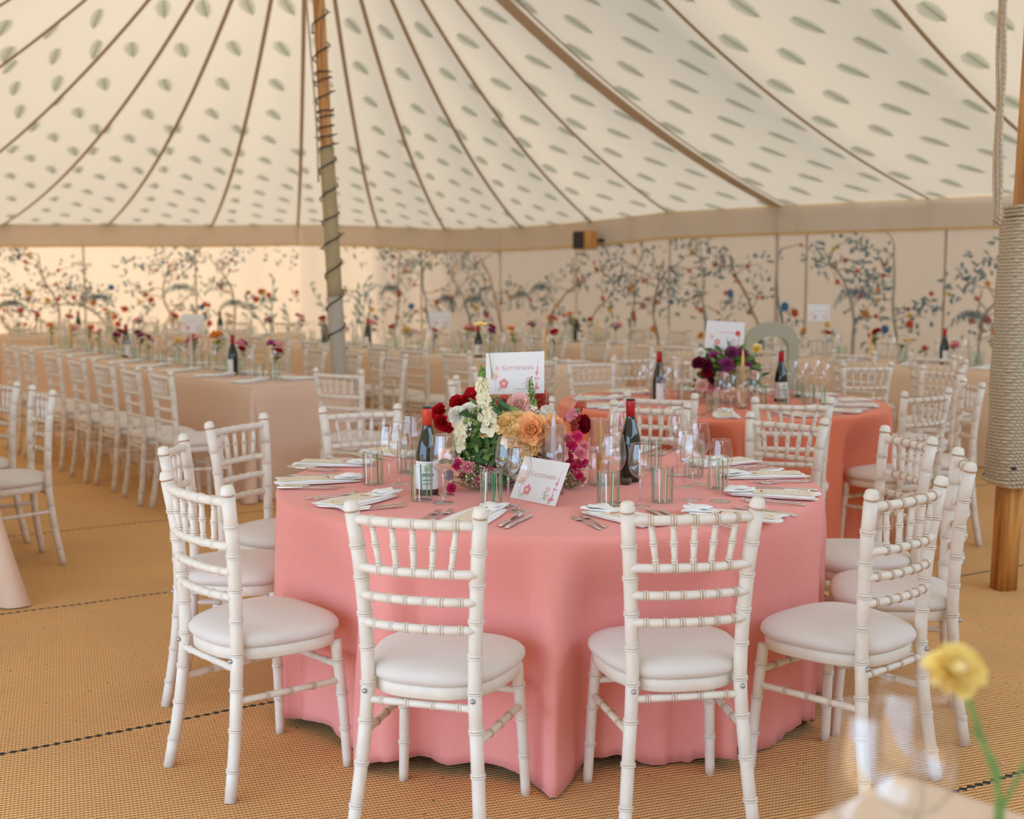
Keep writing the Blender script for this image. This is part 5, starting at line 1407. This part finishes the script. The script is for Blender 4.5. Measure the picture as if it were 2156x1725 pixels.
dress(LT5, 8, seed=3, vases=11, bottles=(1.5, 3.4, 4.6), cands=((.5, 'c_yellow'), (2.2, 'c_lilac'), (3.9, 'c_pink')))
dress(LT6, 3, seed=4, vases=5, bottles=(1.1,), cands=((.6, 'c_yellow'), (1.8, 'c_pink')))
dress(LT7, 5, seed=5, vases=8, bottles=(.9, 2.6), cands=((1.5, 'c_yellow'), (3.1, 'c_blue')))
dress(LT9, 6, seed=6, vases=8, bottles=(1.0, 2.9), cands=((1.6, 'c_lilac'), (2.4, 'c_yellow')))
def far_sign(px, py, y, wpx, ang, label):
    c = at(px, py, y=y); wd = wpx / F * y; x = Vector((cos(ang), sin(ang), 0))
    BL = c - x * wd / 2; BR = c + x * wd / 2; TL = BL + Vector((0, .02, .15)); t = build_card('table_sign', label, wd, .155, frame_mat(BL, BR, TL), False)
    s_ = thing('sign_holder', 'clear rod under the ' + label.split(',')[0], 'sign holder', (c.x, c.y + .01, TZ)); bm = bmesh.new(); tube(bm, [(0, 0, 0), (0, 0, c.z - TZ - .002)], .003, 6); link('rod', bm, M['acrylic'], s_)
far_sign(1725, 676, 11.6, 50, .25, 'small white printed sign on the right wall table, before the trees')
far_sign(927, 688, 12.8, 46, .3, 'tilted white sign on the middle long table, left of a bottle')
far_sign(405, 700, 10.6, 52, -.2, 'pale sign on the long lilac table, beside the lilac candle')
# arched sage chair-back behind the coral table
ac = at(1626, 752, y=9.4); ac.z = 0
t = thing('arched_armchair', 'sage green armchair with a rounded arched back beyond the coral table', 'armchair', ac, .1)
wd = .205; top = at(1626, 678, y=9.4).z
bm = bmesh.new(); out = [(-wd, .42)] + [(-wd * cos(pi * k / 20), top - wd * .75 + wd * .75 * sin(pi * k / 20)) for k in range(21)] + [(wd, .42)]
inn = [(-wd * .62, .62)] + [(-wd * .62 * cos(pi * k / 20), top - wd * .95 + wd * .42 * sin(pi * k / 20)) for k in range(21)] + [(wd * .62, .62)]
for yy, fl in ((.0, 1), (.06, -1)):
    a = [bm.verts.new((x, yy, z)) for x, z in out]; b_ = [bm.verts.new((x, yy, z)) for x, z in inn]
    for k in range(len(out) - 1): bm.faces.new((a[k], a[k + 1], b_[k + 1], b_[k])[::fl])
    bm.faces.new((a[0], b_[0], b_[-1], a[-1])[::fl])
    if yy == 0: A0, B0 = a, b_
    else:
        for P_, Q_ in ((A0, a), (B0, b_)):
            for k in range(len(P_)): bm.faces.new((P_[k], Q_[k], Q_[(k + 1) % len(P_)], P_[(k + 1) % len(P_)]))
link('arched_back', bm, M['sage'], t, False)
bm = bmesh.new(); box(bm, (-wd, .04, .36), (wd, .50, .47)); bmesh.ops.bevel(bm, geom=bm.edges[:], offset=.03, segments=3, affect='EDGES'); link('seat', bm, M['sage'], t)
for sx in (-1, 1):
    bm = bmesh.new(); box(bm, (sx * wd - .03, .02, .36), (sx * wd + .03, .48, .68)); bmesh.ops.bevel(bm, geom=bm.edges[:], offset=.025, segments=3, affect='EDGES'); link('armrest', bm, M['sage'], t)
    for yy in (.06, .44):
        bm = bmesh.new(); tube(bm, [(sx * (wd - .03), yy, .37), (sx * (wd - .02), yy, 0)], [.02, .014], 8); link('leg', bm, M['wood'], t)

# ------------------------------------------------------------------ blurred foreground
tip = at(1895, 1628, z=TZ)
L8 = 1.5; a8 = math.radians(-92); 
LT8c = Vector((tip.x, tip.y, 0))
# the corner nearest the view centre sits at tip; sides run back towards the camera at about 45 degrees
u1 = Vector((cos(math.radians(-48)), sin(math.radians(-48)), 0)); u2 = Vector((cos(math.radians(-138)), sin(math.radians(-138)), 0))
c8 = LT8c + u1 * .75 + u2 * .40
rect_cloth(M['blush'], 1.5, .80, TZ, c8, atan2(u1.y, u1.x), 'blurred pale blush cloth corner in the bottom right foreground', 9, .03)
trestle(1.5, .80, .758, c8, atan2(u1.y, u1.x), 'trestle table under the blurred foreground cloth')
for px, y_, k, wh in [(1842, 1.30, 0, 'the left one'), (1917, 1.37, 0, 'the right one')]:
    p = at(px, 1700, y=y_); place(wine2 if k else wine, 'very blurred wine glass in the bottom right foreground, ' + wh, (p.x, p.y, TZ + .001), 0, 'foreground wine glasses', scale=1.2)
fv = Vector((at(2090, 1725, y=1.42).x, 1.40, TZ + .001)); t = thing('bud_vase', 'blurred bud vase with a yellow flower rising at the bottom right', 'vase of flowers', fv)
bm = bmesh.new(); lathe(bm, [(.0, .004), (.024, .0), (.030, .008), (.030, .05), (.018, .075), (.014, .095), (.017, .105)], 20, cap=False); link('vase', bm, M['glass2'], t)
hd = at(2012, 1412, y=1.44) - fv
bm = bmesh.new(); tube(bm, smooth_path([(0, 0, .01), (0.002, 0, .11), tuple(Vector((0, 0, .11)).lerp(hd, .6) + Vector((.006, 0, 0))), tuple(hd)]), .0035, 8); link('stem', bm, M['leaf2'], t)
bm = bmesh.new(); tube(bm, smooth_path([(0, 0, .01), (.0, 0, .10), (.03, 0, .18), (.05, 0, .28)]), .003, 8); tube(bm, smooth_path([(0, 0, .01), (-.005, 0, .10), (-.004, .0, .16), (-.03, .02, .205)]), .0025, 8); link('stem', bm, M['leaf2'], t)
bm = bmesh.new(); bloom(bm, (0, 0, 0), (.1, -.75, .7), .030, [(8, .3, .3), (9, .5, .7), (10, .8, 1.05), (10, 1.0, 1.35)], 0, random.Random(3)); o = link('yellow_blossom', bm, M['f_lemon'], t); o.location = hd
bm = bmesh.new(); blob(bm, hd + Vector((.002, -.012, .008)), .010, 2, (1, 1, .7)); link('flower_centre', bm, M['f_yellow'], t)
# fallen petals on the matting
for i, (px, py) in enumerate([(2092, 1512), (2035, 1552), (2115, 1608), (2132, 1505)]):
    p = at(px, py, z=.004); bm = bmesh.new(); petal(bm, Matrix.Rotation(i * 1.3, 4, 'Z'), .012, .007, .3, .2); o = link('fallen_petal', bm, M['f_pinkish']); o.location = p
    tag(o, 'small pink petal fallen on the matting at the right, %s from the left' % ORD[(1, 0, 2, 3)[i]], 'petal', 'fallen petals on the matting')
# prototypes never used would sit at the origin: none are left
for pr_ in [wine, wine2, tumb, bot, bot2, cyl_l, menu, fork, knife, *naps, *VS]:
    if pr_.name not in USED:
        for ch in list(pr_.children): bpy.data.objects.remove(ch)
        bpy.data.objects.remove(pr_)
